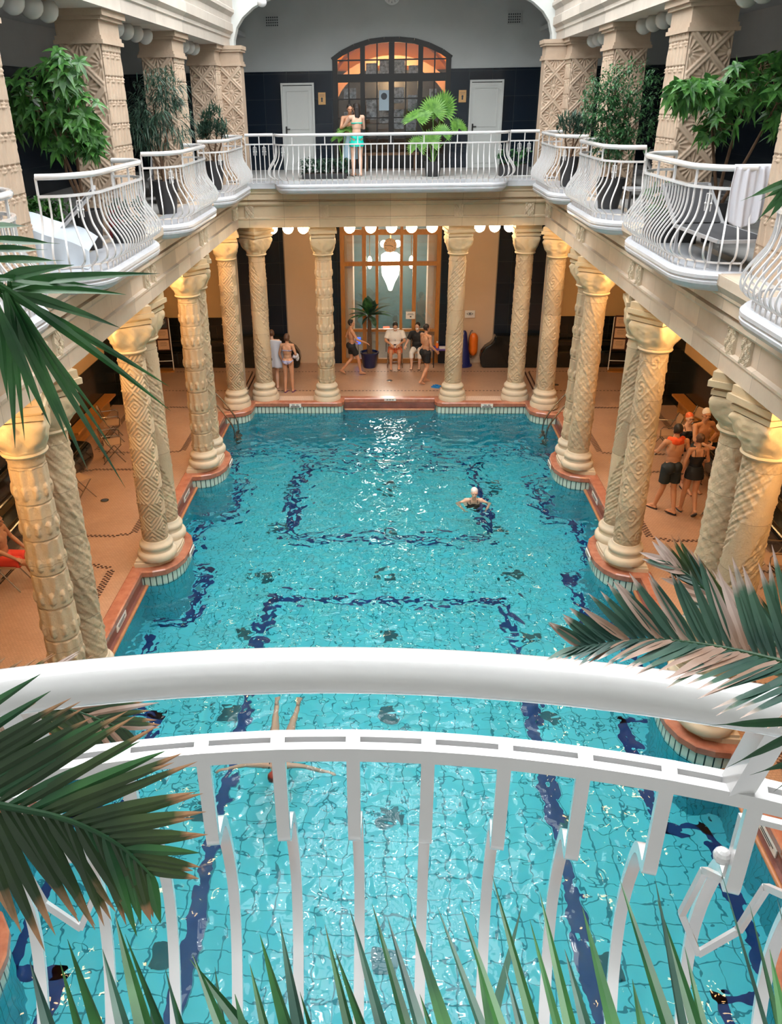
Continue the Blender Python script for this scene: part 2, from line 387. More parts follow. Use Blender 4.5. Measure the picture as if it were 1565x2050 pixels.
M['rust_cloth'] = simple('rust_red_shorts_fabric', (.60, .13, .04), .7)
M['turq_cloth'] = simple('turquoise_swim_fabric', (.0, .58, .45), .5)
M['blue_cloth'] = simple('pale_blue_towel_cloth', (.40, .55, .66), .85)
M['pattern_cloth'] = simple('blue_white_patterned_fabric', (.75, .72, .78), .7, col2=(.05, .07, .35), nscale=40)
M['orange_cap'] = simple('orange_swim_cap', (.85, .16, .05), .35, coat=.3)
M['white_cap'] = simple('white_swim_cap', (.80, .72, .68), .35, coat=.3)
M['maroon_cap'] = simple('maroon_swim_cap', (.20, .03, .02), .5)
M['rubber'] = simple('black_rubber', (.012, .012, .013), .6)
M['purple_rubber'] = simple('purple_rubber', (.12, .03, .16), .6)
M['blue_rubber'] = simple('blue_rubber', (.01, .19, .50), .5)
M['eye'] = simple('dark_eye', (.02, .012, .01), .3)
M['lip'] = simple('lips', (.38, .12, .09), .5)
M['blue_plastic'] = simple('navy_blue_plastic', (.015, .02, .13), .4)
M['orange_plastic'] = simple('orange_float_plastic', (.85, .17, .01), .4)
M['purple_plastic'] = simple('purple_tray_plastic', (.10, .06, .30), .5)
M['grey_frame'] = simple('grey_lounger_frame', (.42, .42, .43), .4)
M['sling'] = simple('dark_sling_fabric', (.06, .06, .065), .8)
# ------------------------------------------------------------------ pool, deck and water
WZ = -.25
PIERS = [4.77, 8.87, 13.07, 17.17]
def poolfloor(y): return -1.62 if y < 12 else -1.62 - (y - 12) * .095
BULGE = [(4.33, -.80), (4.12, -.78), (3.92, -.70), (3.77, -.52), (3.68, -.28), (3.66, 0), (3.67, .3), (3.75, .55), (3.90, .74), (4.1, .84), (4.33, .87)]
right = [(4.33, .9)]
for yp in PIERS: right += [(x, yp + d) for x, d in BULGE]
right += [(4.33, 20.36), (4.05, 20.40), (3.82, 20.5), (3.70, 20.68), (3.67, 20.9), (3.66, 21.25), (1.42, 21.25), (1.31, 21.30), (1.26, 21.42), (1.25, 21.62)]
OUT = right + [(-x, y) for x, y in reversed(right)]          # counter-clockwise
def loops_face(outer, holes, z, flip=False):
    polys = [[V((x, y, 0)) for x, y in outer]] + [[V((x, y, 0)) for x, y in h] for h in holes]
    flat = [p for pl in polys for p in pl]
    return [(p.x, p.y, z) for p in flat], [tuple(t) for t in tessellate_polygon(polys)]
def offset_loop(L, d):
    n = len(L); r = []
    for i in range(n):
        p = V(L[i]); a = (p - V(L[i - 1])).normalized(); b = (V(L[(i + 1) % n]) - p).normalized()
        na, nb = V((a.y, -a.x)), V((b.y, -b.x)); m = (na + nb).normalized(); r.append(tuple(p + m * (d / max(.4, m.dot(na)))))
    return r
deck = MB(); deck.add(*loops_face([(-7.7, -3), (7.7, -3), (7.7, 25.3), (-7.7, 25.3)], [offset_loop(OUT, .05)], 0))
struct('floor', deck, M['deck'])
cop = sweep(OUT, [(-.03, .035), (-.03, -.05), (-.015, -.07), (.03, -.075), (.19, -.02), (.19, .04), (.17, .055), (-.01, .055)], closed=True)
struct('trim_pool_coping', cop, M['marble_red'])
# tiled wall of the pool: pale rim above the water, turquoise below
tw = MB(); pw = MB(); L = offset_loop(OUT, .01); s = 0; us = [0]
for i in range(len(L)):
    s += (V(L[(i + 1) % len(L)]) - V(L[i])).length; us.append(s)
LL = L + [L[0]]
dens = []
for i in range(len(L)):
    seg = (V(LL[i + 1]) - V(LL[i])).length; k = max(1, int(seg / .3))
    for j in range(k): dens.append((V(LL[i]).lerp(V(LL[i + 1]), j / k), us[i] + seg * j / k))
dens.append((V(LL[-1]), us[-1]))
tw.uv = []; pw.uv = []
for (p, u) in dens:
    for z in (-.31, -.06): tw.v.append((p.x, p.y, z)); tw.uv.append((u, z + .03))
    for z in (poolfloor(p.y) - .02, -.31): pw.v.append((p.x, p.y, z)); pw.uv.append((u, z))
for i in range(len(dens) - 1):
    q = (2 * i, 2 * i + 2, 2 * i + 3, 2 * i + 1); tw.f.append(q); tw.mi.append(0); pw.f.append(q); pw.mi.append(0)
basin = thing('pool_basin', None, None); basin['kind'] = 'structure'
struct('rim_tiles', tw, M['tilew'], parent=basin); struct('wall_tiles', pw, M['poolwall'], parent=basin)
pf = MB()
ys = [0.5, 12, 23]
for y in ys: pf.v += [(-5, y, poolfloor(y)), (5, y, poolfloor(y))]
for i in range(2): pf.f.append((2 * i, 2 * i + 1, 2 * i + 3, 2 * i + 2)); pf.mi.append(0)
struct('bottom_tiles', pf, M['poolfloor'], parent=basin)
def lane(pts, wd, name):
    mb = MB()
    for (a, b) in zip(pts[:-1], pts[1:]):
        a, b = V(a), V(b); d = (b - a).normalized(); n = V((-d.y, d.x)); h = wd / 2
        k = max(1, int((b - a).length / .5)); a2 = a - d * h; b2 = b + d * h
        for j in range(k):
            p, q = a2.lerp(b2, j / k), a2.lerp(b2, (j + 1) / k)
            c = [p + n * h, p - n * h, q - n * h, q + n * h]
            mb.add([(v.x, v.y, poolfloor(v.y) + .006) for v in c], [(0, 1, 2, 3)])
    struct(name, mb, M['lane'], parent=basin)
lane([(-2.2, 15.6), (2.2, 15.6), (2.2, 19.7), (-2.2, 19.7), (-2.2, 15.6)], .19, 'lane_line')
lane([(-2.2, 13.1), (2.2, 13.1), (2.26, 2.5), (-2.2, 2.5), (-2.2, 13.1)], .19, 'lane_line')
for sx in (-1, 1):
    pts = []
    for a, b in ((3.8, 5.7), (7.9, 9.85), (12.3, 14.1), (16.6, 18.7)):
        pts += [(4.12 * sx, a), (3.55 * sx, a), (3.55 * sx, b), (4.12 * sx, b)]
    pts += [(4.12 * sx, 20.2), (3.4 * sx, 20.6)] 
    lane(pts, .16, 'lane_line')
lane([(-3.4, 20.6), (3.4, 20.6)], .16, 'lane_line')
for y in (3.9, 5.98, 7.95, 9.9, 11.9, 13.95, 16.05, 18.2):
    for x in (-2.45, 0.03, 2.45):
        mb = MB(); z = poolfloor(y) + .012
        mb.add([(x - .14, y - .14, poolfloor(y - .14) + .012), (x + .14, y - .14, poolfloor(y - .14) + .012), (x + .14, y + .14, poolfloor(y + .14) + .012), (x - .14, y + .14, poolfloor(y + .14) + .012)], [(0, 1, 2, 3)])
        struct('marker_tile', mb, M['marker'], parent=basin)
# maroon gutter faces and wooden ledge bars in the bays between the piers
GUT = []
for a, b in zip([.9] + [p + .87 for p in PIERS], [p - .80 for p in PIERS] + [20.36]):
    for sx in (-1, 1): GUT.append(((4.325 * sx, a), (4.325 * sx, b), sx))
gface = MB(); 
for (p, q, sx) in GUT:
    ym = (p[1] + q[1]) / 2; ln = q[1] - p[1]
    gface.box((4.345 * sx, ym, -.165), (.05, ln, .20)); gface.box((4.30 * sx, ym, -.245), (.10, ln, .03))
gface.box((0, 21.61, -.165), (2.5, .05, .20)); gface.box((0, 21.57, -.245), (2.5, .10, .03))
for cx in (-.72, .62): gface.box((cx, 21.575, -.16), (.16, .03, .07))
struct('trim_gutter', gface, M['marble_dark'])
for (p, q, sx) in GUT + [(None, None, 0)]:
    mb = MB()
    if sx: mb.tube([(4.235 * sx, p[1] + .06, -.235), (4.235 * sx, q[1] - .03, -.235)], .032, 10)
    else: mb.tube([(-1.22, 21.50, -.235), (1.22, 21.50, -.235)], .032, 10)
    o = obj('ledge_bar', mb, M['barwood'], smooth=True); o['kind'] = 'structure'
# water body
mw, nt, b = newmat('pool_water')
b.inputs['Base Color'].default_value = (.93, .99, 1, 1); b.inputs['Roughness'].default_value = 0.0; b.inputs['IOR'].default_value = 1.33
b.inputs['Transmission Weight'].default_value = 1
g = N(nt, 'ShaderNodeNewGeometry').outputs['Position']
def wave(scale, detail, dist, wgt, stretch=(1, 1, 0)):
    mp = N(nt, 'ShaderNodeMapping'); mp.inputs['Scale'].default_value = stretch; nt.links.new(g, mp.inputs[0])
    n = N(nt, 'ShaderNodeTexNoise', Scale=scale, Detail=detail, Roughness=.5, Distortion=dist); nt.links.new(mp.outputs[0], n.inputs['Vector'])
    m_ = N(nt, 'ShaderNodeMath', operation='MULTIPLY'); nt.links.new(n.outputs[0], m_.inputs[0]); m_.inputs[1].default_value = wgt
    return m_.outputs[0]
a1 = wave(1.5, 0.0, .3, .9); a2 = wave(4.3, 0.0, .5, .62)
# waves are a little livelier in the deep half and near the left side
sp = N(nt, 'ShaderNodeSeparateXYZ'); nt.links.new(g, sp.inputs[0])
mr = N(nt, 'ShaderNodeMapRange'); nt.links.new(sp.outputs[1], mr.inputs[0])
mr.inputs['From Min'].default_value = 5.5; mr.inputs['From Max'].default_value = 12; mr.inputs['To Min'].default_value = .45; mr.inputs['To Max'].default_value = 1.0
a3 = wave(9.0, 0.0, .5, .13)
s1 = N(nt, 'ShaderNodeMath', operation='ADD'); nt.links.new(a1, s1.inputs[0]); nt.links.new(a2, s1.inputs[1])
s2 = N(nt, 'ShaderNodeMath', operation='ADD'); nt.links.new(s1.outputs[0], s2.inputs[0]); nt.links.new(a3, s2.inputs[1])
s3 = N(nt, 'ShaderNodeMath', operation='MULTIPLY'); nt.links.new(s2.outputs[0], s3.inputs[0]); nt.links.new(mr.outputs[0], s3.inputs[1])
bp = N(nt, 'ShaderNodeBump', Strength=1.0, Distance=.085); nt.links.new(s3.outputs[0], bp.inputs['Height']); nt.links.new(bp.outputs[0], b.inputs['Normal'])
va = N(nt, 'ShaderNodeVolumeAbsorption', Color=(.08, .90, .98, 1), Density=.26); nt.links.new(va.outputs[0], nt.nodes['Material Output'].inputs['Volume'])
M['water'] = mw
wb = MB(); wb.box((0, 11.3, (WZ - 3.4) / 2), (9.6, 22.0, 3.4 + WZ))
water = struct('water', wb, mw)

# dark mosaic borders laid in the deck
def dots(mb, x0, y0, x1, y1, rows, pitch=.085, size=.045, z=.003):
    a, b = V((x0, y0)), V((x1, y1)); Lg = (b - a).length; d = (b - a) / Lg; n = V((-d.y, d.x)); k = int(Lg / pitch)
    for r in range(rows):
        for j in range(k):
            p = a + d * (pitch * (j + .5 * (r % 2)) + pitch / 2) + n * ((r - (rows - 1) / 2) * size * 1.02)
            h = size / 2
            mb.add([(p.x + sx * h, p.y + sy * h, z) for sx, sy in ((-1, -1), (1, -1), (1, 1), (-1, 1))], [(0, 1, 2, 3)])
bo = MB()
for sx in (-1, 1):
    for y0, y1 in ((1.2, 4.3), (5.3, 8.35), (9.45, 12.55), (13.65, 16.8), (17.8, 21.0)):
        xa, xb = 4.88, 6.95
        dots(bo, sx * (xa + .25), y0, sx * (xb - .25), y0, 2); dots(bo, sx * (xa + .25), y1, sx * (xb - .25), y1, 2)
        for xx in (xa, xb): dots(bo, sx * xx, y0 + .12, sx * xx, y1 - .12, 3)
        for yy, s in ((y0, 1), (y1, -1)):
            dots(bo, sx * (xa + .02), yy + s * .09, sx * (xa + .34), yy + s * .04, 2); dots(bo, sx * (xb - .34), yy + s * .04, sx * (xb - .02), yy + s * .09, 2)
    dots(bo, sx * 4.15, 22.42, sx * 6.95, 22.42, 1, .10, .055); dots(bo, sx * 4.15, 24.25, sx * 6.95, 24.25, 1, .10, .055)
    for xx in (3.62, 3.74, 4.05, 4.17): 
        dots(bo, sx * xx, 22.45, sx * xx, 24.2, 1, .05, .045)
dots(bo, -3.5, 22.42, 3.5, 22.42, 1, .10, .055); dots(bo, -3.5, 24.25, 3.5, 24.25, 1, .10, .055)
struct('trim_mosaic_border', bo, M['inlay'])
pl = MB()
for sx in (-1, 1): pl.add([(sx * 2.08, 21.44, .002), (sx * 3.1, 21.44, .002), (sx * 3.1, 21.95, .002), (sx * 2.08, 21.95, .002)], [(0, 1, 2, 3)])
struct('trim_pale_mosaic', pl, M['deck_light'])

# ------------------------------------------------------------------ lower walls, ceiling
def strip(name, boxes, mat):
    mb = MB()
    for c, d in boxes: mb.box(c, d)
    return struct(name, mb, mat)
for sx, nm in ((-1, 'left'), (1, 'right')):
    strip('wall_' + nm, [((sx * 7.7, 11.1, 3.3), (.2, 28.4, 3.8))], M['ochre'])
    strip('wall_%s_dado' % nm, [((sx * 7.68, 11.1, .72), (.2, 28.4, 1.44))], M['black_tile'])
    strip('wall_%s_pier' % nm, [((sx * 7.4, 21.75, 2.6), (.5, 1.1, 5.2)), ((sx * 7.4, 9.1, 2.6), (.5, .9, 5.2))], M['black_tile'])
wb_ = [((-6.3, 25.3, 3.3), (2.8, .2, 3.8)), ((6.3, 25.3, 3.3), (2.8, .2, 3.8))]
strip('wall_back', wb_, M['ochre'])
strip('wall_back_panel', [((sx * 2.5, 25.3, 2.6), (1.42, .2, 5.2)) for sx in (-1, 1)], M['peach'])
strip('wall_back_dado', [((sx * 6.3, 25.28, .72), (2.8, .2, 1.44)) for sx in (-1, 1)], M['black_tile'])
strip('wall_back_strip', [((sx * 1.65, 25.24, 2.6), (.30, .2, 5.2)) for sx in (-1, 1)], M['navy'])
strip('wall_back_pilaster', [((sx * 4.02, 25.12, 2.6), (1.75, .3, 5.2)) for sx in (-1, 1)], M['navy'])
strip('wall_back_lintel', [((0, 25.3, 4.85), (3.0, .2, .7))], M['ochre'])
strip('wall_near', [((0, -3.1, 5.2), (15.4, .2, 10.4))], M['plaster'])
for sx in (-1, 1):       # glazed benches growing out of the pilasters and along the walls
    prof = [(3.15, 1.0), (3.12, .84), (3.03, .74), (2.88, .64), (2.77, .48), (2.74, .3), (2.77, .08), (2.84, 0), (4.95, 0), (4.95, 1.0)]
    mb = MB(); prof = [(x * sx, z) for x, z in prof]
    n = len(prof); mb.add([(x, y, z) for y in (24.60, 24.965) for x, z in prof], [tuple(range(n)), tuple(range(2 * n - 1, n - 1, -1))] + [(i, (i + 1) % n, (i + 1) % n + n, i + n) for i in range(n)])
    o = obj('tiled_bench', mb, M['dark_low']); bv = o.modifiers.new('b', 'BEVEL'); bv.width = .07; bv.segments = 4; bv.limit_method = 'ANGLE'
    tag(o, 'glossy black tiled bench with a rounded end %s' % ('beside the orange float' if sx > 0 else 'behind the woman in the patterned bikini'), 'bench', 'black tiled benches')
    mb = MB(); mb.box((sx * 6.22, 24.90, .26), (2.5, .54, .52)); mb.box((sx * 6.22, 25.07, .60), (2.5, .2, .34))
    o = obj('tiled_bench', mb, M['dark_low']); bv = o.modifiers.new('b', 'BEVEL'); bv.width = .06; bv.segments = 4
    tag(o, 'straight black tiled bench against the far wall beside the %s notice stand' % ('left-hand' if sx < 0 else 'right-hand'), 'bench', 'black tiled benches')
    for (ya, yb, wh) in ((11.4, 17.3, 0),):
        mb = MB(); sec = [(7.57, 0), (6.85, 0), (6.78, .12), (6.80, .42), (6.88, .50), (7.2, .52), (7.36, .58), (7.45, .95), (7.57, 1.0)]
        sec = [(x * sx, z) for x, z in sec]; n = len(sec)
        mb.add([(x, y, z) for y in (ya, yb) for x, z in sec], [tuple(range(n)), tuple(range(2 * n - 1, n - 1, -1))] + [(i, (i + 1) % n, (i + 1) % n + n, i + n) for i in range(n)])
        o = obj('tiled_bench', mb, M['dark_low']); bv = o.modifiers.new('b', 'BEVEL'); bv.width = .06; bv.segments = 4; bv.limit_method = 'ANGLE'
        tag(o, 'long black tiled bench along the %s side wall of the deck' % ('left' if sx < 0 else 'right'), 'bench', 'black tiled benches')
    mb = MB(); mb.box((sx * 7.41, 19.2, .48), (.3, 2.9, .05)); mb.box((sx * 7.5, 19.2, .24), (.12, 2.8, .44))
    tag(obj('wooden_ledge_seat', mb, M['wood']), 'narrow orange wooden seat along the %s wall behind the tan chairs' % ('left' if sx < 0 else 'right'), 'bench', 'wooden ledge seats')
# gallery slab: its floor above and the aisle ceiling below
HOLE = [(-3.85, .7), (3.85, .7), (3.85, 21.3), (-3.85, 21.3)]
gs = MB(); gs.add(*loops_face([(-7.7, -3), (7.7, -3), (7.7, 25.3), (-7.7, 25.3)], [HOLE], 5.65)); struct('floor_gallery', gs, M['floorw'])
gs = MB(); gs.add(*loops_face([(-7.7, -3), (7.7, -3), (7.7, 25.3), (-7.7, 25.3)], [HOLE], 5.2)); struct('ceiling_aisle', gs, M['ochre'])
# entablature round the well
P1 = [(-3.78, .75), (-3.78, 21.25), (3.78, 21.25), (3.78, .75)]
def entab(name, path, mat, z0):
    prof = [(0, z0), (.03, z0), (.03, z0 + .19), (.045, z0 + .20), (.045, z0 + .23), (0, z0 + .25), (0, z0 + .49), (.05, z0 + .52), (.07, z0 + .55), (.07, z0 + .60), (.02, z0 + .615), (.02, z0 + .64),
            (.10, z0 + .66), (.10, z0 + .78), (.13, z0 + .81), (.13, z0 + .84), (.17, z0 + .90), (.19, z0 + .93), (.19, z0 + 1.04), (-.7, z0 + 1.04), (-.7, z0)]
    struct(name, sweep(path, prof), mat)
# (right of travel must face the well)
entab('trim_entablature_left', [(-3.78, .75), (-3.78, 21.25)], M['entab'], 4.6)
entab('trim_entablature_right', [(3.78, 21.25), (3.78, .75)], M['entab'], 4.6)
def entab_far():
    z0 = 4.6
    prof = [(0, z0), (.03, z0), (.03, z0 + .19), (.045, z0 + .20), (.045, z0 + .23), (0, z0 + .25), (0, z0 + .49), (.05, z0 + .52), (.07, z0 + .55), (.07, z0 + .60), (.02, z0 + .615), (.02, z0 + .64),
            (.10, z0 + .66), (.10, z0 + .78), (.13, z0 + .81), (.13, z0 + .84), (.17, z0 + .90), (.19, z0 + .93), (.19, z0 + 1.04), (-.7, z0 + 1.04), (-.7, z0)]
    struct('trim_entablature_far', sweep([(-3.9, 21.25), (3.9, 21.25)], prof), M['entabx'])
entab_far()
# white marble ledge on top of the entablature
wl = [(.10, 5.55), (.16, 5.58), (.16, 5.645), (-.3, 5.652), (-.3, 5.55)]
struct('trim_ledge_left', sweep([(-3.78, .75), (-3.78, 21.2)], wl), M['entab'])
struct('trim_ledge_right', sweep([(3.78, 21.2), (3.78, .75)], wl), M['entab'])
struct('trim_ledge_far', sweep([(-3.7, 21.25), (3.7, 21.25)], [(.12, 5.48), (.2, 5.52), (.2, 5.64), (.17, 5.655), (-.3, 5.655), (-.3, 5.48)]), M['slab'])
# carved blocks on the frieze
def noise2(x, y, s):
    return (np.sin(x * s + 1.3) * np.cos(y * s * 1.1 + .7) + .6 * np.sin(x * s * 2.1 + y * s * 1.7) + .4 * np.cos(x * s * 3.7 - y * s * 2.9 + 2)) / 2
def carved_block(seed):
    mb = MB(); nu, nv = 30, 40; W, Hh = .23, .33
    def fn(u, v):
        e = min(u, 1 - u, v, 1 - v); d = .045 * min(1, e / .04)
        d += .016 * float(noise2(np.float64(u + seed), np.float64(v), 22)) * min(1, e / .1) + .012 * math.sin(u * 9 + seed) * math.sin(v * 11)
        return ((u - .5) * W, -d if e > 0 else .02, (v - .5) * Hh)
    mb.grid(fn, nu, nv); return mb.mesh('carved_block')
cbm = [carved_block(s) for s in (0, 3.1)]
ci = 0
for sx in (-1, 1):
    ent = bpy.data.objects['trim_entablature_left' if sx < 0 else 'trim_entablature_right']
    for yp in PIERS + [20.9]:
        for dy in (-.22, .22):
            o = link('carved_block', cbm[ci % 2], M['block'], ent, (sx * 3.785, yp + dy, 4.97)); o.rotation_euler.z = PI / 2 if sx < 0 else -PI / 2; ci += 1
ent = bpy.data.objects['trim_entablature_far']
for x in (-3.46, -1.62, 1.66, 3.36):
    o = link('carved_block', cbm[ci % 2], M['block'], ent, (x, 21.255, 4.97)); ci += 1
# ------------------------------------------------------------------ upper storey shell
for sx, nm in ((-1, 'left'), (1, 'right')):
    strip('wall_upper_' + nm, [((sx * 7.7, 11.1, 9.0), (.2, 28.4, 1.8))], M['greyplaster'])
    strip('wall_upper_%s_tiles' % nm, [((sx * 7.69, 11.1, 6.88), (.2, 28.4, 2.46))], M['navy'])
    strip('ceiling_gallery_' + nm, [((sx * 5.75, 11.1, 9.0), (3.7, 28.4, .1))], M['greyplaster'])
# back wall of the far gallery with the arched opening
arch = [(1.6, 8.42), (1.35, 8.58), (1.0, 8.73), (.6, 8.84), (.2, 8.88)]
ar = arch + [(-x, z) for x, z in reversed(arch)]
def wall_with_hole(name, y, outer, hole, mat, th=.2):
    polys = [[V((x, z, 0)) for x, z in outer]] + ([[V((x, z, 0)) for x, z in hole]] if hole else [])
    flat = [p for q in polys for p in q]; tr = tessellate_polygon(polys); n = len(flat)
    mb = MB(); vs = [(p.x, y, p.y) for p in flat] + [(p.x, y + th, p.y) for p in flat]
    fs = [tuple(t) for t in tr] + [tuple(i + n for i in reversed(t)) for t in tr]
    st = 0
    for q in polys:
        k = len(q); fs += [(st + i, st + (i + 1) % k, st + (i + 1) % k + n, st + i + n) for i in range(k)]; st += k
    mb.add(vs, fs); return struct(name, mb, mat)
wall_with_hole('wall_back_upper', 25.2, [(-7.7, 8.12), (-1.6, 8.12)] + [(-x, z) for x, z in arch] + list(reversed(arch)) + [(1.6, 8.12), (7.7, 8.12), (7.7, 11), (-7.7, 11)], None, M['greyplaster'])
strip('wall_back_upper_tiles', [((sx * 4.65, 25.29, 6.88), (6.1, .22, 2.48)) for sx in (-1, 1)], M['navy'])
# white arch wall between the well and the far gallery
A2 = [(3.70, 8.45), (3.68, 8.7), (3.60, 8.95), (3.45, 9.15), (3.2, 9.34), (2.92, 9.47), (2.4, 9.62), (1.6, 9.76), (.8, 9.83)]
wall_with_hole('wall_far_arch', 21.95, [(-7.7, 8.96), (-4.5, 8.96), (-4.5, 8.45)] + [(-x, z) for x, z in A2] + list(reversed(A2)) + [(4.5, 8.45), (4.5, 8.96), (7.7, 8.96), (7.7, 13.8), (-7.7, 13.8)], None, M['plaster'], .3)
strip('ceiling_far_gallery', [((0, 23.7, 10.6), (15.4, 3.4, .2))], M['greyplaster'])
strip('wall_above_left', [((-4.3, 9.4, 11.9), (.2, 25, 3.6))], M['plaster']); strip('wall_above_right', [((4.3, 9.4, 11.9), (.2, 25, 3.6))], M['plaster'])
up = [(0, 8.55), (0, 8.72), (.03, 8.74), (.03, 8.80), (.10, 8.86), (.10, 9.02), (.07, 9.04), (.07, 9.16), (.15, 9.24), (.15, 9.30), (.12, 9.33), (.12, 9.55), (.22, 9.68), (.22, 9.78), (.30, 9.86), (.30, 10.0), (.1, 10.05), (-.6, 10.1), (-.8, 9.0), (-.8, 8.55)]
struct('trim_cornice_left', sweep([(-3.78, -3), (-3.78, 21.95)], up), M['cornice'])
struct('trim_cornice_right', sweep([(3.78, 21.95), (3.78, -3)], up), M['cornice'])
strip('ceiling_roof', [((sx * 6.0, 9.5, 13.7), (4.8, 25.2, .1)) for sx in (-1, 1)] + [((0, -.6, 13.7), (8, 5, .1)), ((0, 22.6, 13.7), (8, 1.4, .1))], M['plaster'])
mb = MB()
for ix in range(4): mb.box((-3.53 + 2.35 * ix, 11.2, 13.66), (.3, 21.5, .08))
for iy in range(7): mb.box((0, .6 + 3.55 * iy, 13.67), (7.9, .4, .06))
struct('ceiling_skylight_bars', mb, M['white'])
# ------------------------------------------------------------------ carved columns of the deck
def gridmesh(name, P, wrap=True):
    """P: (nv, nu, 3) array"""
    nv, nu, _ = P.shape; i = np.arange(nu if wrap else nu - 1); j = np.arange(nv - 1)
    I, J = np.meshgrid(i, j); a = J * nu + I; b = J * nu + (I + 1) % nu; c = (J + 1) * nu + (I + 1) % nu; d = (J + 1) * nu + I
    f = np.stack([a, b, c, d], -1).reshape(-1, 4)
    me = bpy.data.meshes.new(name); me.from_pydata(P.reshape(-1, 3).tolist(), [], f.tolist()); me.update()
    me.polygons.foreach_set('use_smooth', [True] * len(me.polygons)); return me
def sm(x, a, b):
    t = np.clip((x - a) / (b - a), 0, 1); return t * t * (3 - 2 * t)
def relief(kind, U, Zv):
    h = np.zeros_like(U); tau = 2 * PI
    if kind == 'lotus':            # rows of hanging buds with folds between
        row = .47; r = np.floor(Zv / row); fz = Zv / row - r
        k = 10; uu = U * k + .5 * (r % 2); fu = uu - np.floor(uu) - .5
        bud = np.clip(1 - (fu / .30) ** 2 - ((fz - .30) / .20) ** 2, 0, 1) ** .6
        lip = np.clip(1 - np.abs(np.abs(fu) * .9 - .12 - .25 * (fz - .12)) / .05, 0, 1) * ((fz > .1) & (fz < .36))
        fold = np.cos(U * k * tau) * sm(fz, .35, .6) * (1 - sm(fz, .9, 1.0))
        h = .022 * bud - .012 * lip + .007 * fold - .010 * (np.abs(fz - .98) < .018) + .004 * np.sin(fu * 30) * bud
    elif kind == 'spiral':         # broad spiral bands, alternately plain and leafy
        t = U * 2 + Zv / 1.9; f = t - np.floor(t)
        band = sm(f, .04, .09) * (1 - sm(f, .44, .49))
        leaf = np.clip(noise2(U * 22 + Zv * 3, Zv * 16, 2.6), -1, 1) * (1 - band)
        edge = np.exp(-((f - .05) / .022) ** 2) + np.exp(-((f - .48) / .022) ** 2)
        h = .010 * band + .012 * leaf + .010 * edge
    elif kind == 'diamond':        # stacked diamonds with nested chevrons
        k = 3; row = .50
        a = np.abs(((U * k) % 1) - .5) * 2; b_ = np.abs(((Zv / row) % 1) - .5) * 2; d = a + b_
        d2 = np.where(d > 1, 2 - d, d)
        h = .009 * np.cos(d2 * tau * 3.0) + .016 * np.exp(-(d2 / .20) ** 2) * np.where(d > 1, .4, 1)
    elif kind == 'vine':           # thin cords winding up with scrolls
        t = U * 3 + Zv / 1.25; f = np.abs(t - np.floor(t) - .5)
        cord = np.exp(-(f / .06) ** 2); sc = np.clip(np.cos((Zv / .26 + U) * tau) * np.cos((t + .25) * tau * 2), 0, 1)
        h = .011 * cord + .007 * sc + .006 * noise2(U * 18, Zv * 14, 3)
    elif kind == 'scroll':         # medallions with scrolls set in wavy diamonds
        row = .44; k = 4
        fu = ((U * k + .5 * (np.floor(Zv / row) % 2)) % 1) - .5; fz = ((Zv / row) % 1) - .5
        rr = np.sqrt((fu * 1.3) ** 2 + (fz * 1.2) ** 2); h = .006 * np.cos(rr * 30 + np.arctan2(fz, fu) * 2) * (rr < .34) + .008 * np.exp(-((np.abs(fu) + np.abs(fz) - .5) / .05) ** 2)
        h += .006 * noise2(U * 16, Zv * 12, 3)
    return h
def make_shaft(kind, z0=.50, z1=3.92, r0=.222, r1=.205, nu=100, nv=300, twist=0):
    z = np.linspace(z0, z1, nv); u = np.arange(nu) / nu; U, Zv = np.meshgrid(u, z)
    fade = sm(Zv, z0 + .02, z0 + .10) * (1 - sm(Zv, z1 - .12, z1 - .04))
    lump = .002 * noise2(np.cos(U * 2 * PI) * 2, Zv * 2.3, 2.2)
    hh = 1.35 * relief(kind, U, Zv)
    if twist < 0: hh = hh[:, ::-1]
    R = r0 + (r1 - r0) * (Zv - z0) / (z1 - z0) + hh * fade + lump
    P = np.stack([R * np.cos(2 * PI * U), R * np.sin(2 * PI * U), Zv], -1)
    return gridmesh('shaft', P)
SHAFT = {k: make_shaft(k) for k in ('lotus', 'spiral', 'diamond', 'vine', 'scroll')}
SHAFT['spiral_rev'] = make_shaft('spiral', twist=-1)
def ring(zs): return zs
basemb = MB().lathe([(.335, .17), (.345, .20), (.345, .25), (.325, .29), (.285, .31), (.275, .34), (.285, .37), (.298, .39), (.298, .42), (.285, .45), (.26, .465), (.245, .50), (.235, .52)], 40)
BASE = basemb.mesh('base', True)
def make_capital(seed):
    rows = 34; nu = 72; zs = np.linspace(3.90, 4.33, rows); u = np.arange(nu) / nu * 2 * PI; Uu, Zz = np.meshgrid(u, zs)
    t = (Zz - 3.90) / .43; sq = sm(t, .15, .8)
    c, s_ = np.abs(np.cos(Uu)), np.abs(np.sin(Uu)); p = 2 + 8 * sq
    R = (c ** p + s_ ** p) ** (-1 / p); prof = .235 + .075 * np.sin(np.clip(t * 1.25, 0, 1) * PI / 2) - .015 * sm(t, .85, 1)
    carve = .013 * np.cos(Uu * 8 + seed) * np.sin(t * PI) ** .5 + .012 * noise2(np.cos(Uu) * 4 + seed, Zz * 12, 2.4) * sm(t, .05, .3)
    vol = .03 * np.exp(-((t - .80) / .12) ** 2) * sm(np.minimum(c, s_), .55, .7)
    RR = R * prof + carve + vol
    return gridmesh('capital', np.stack([RR * np.cos(Uu), RR * np.sin(Uu), Zz], -1))
CAPS = [make_capital(0.0), make_capital(1.9)]
mb = MB().lathe([(.225, 3.86), (.25, 3.875), (.262, 3.895), (.25, 3.915), (.24, 3.92), (.252, 3.935), (.252, 3.955), (.235, 3.97), (.2, 3.97)], 36); NECK = mb.mesh('neck_ring', True)
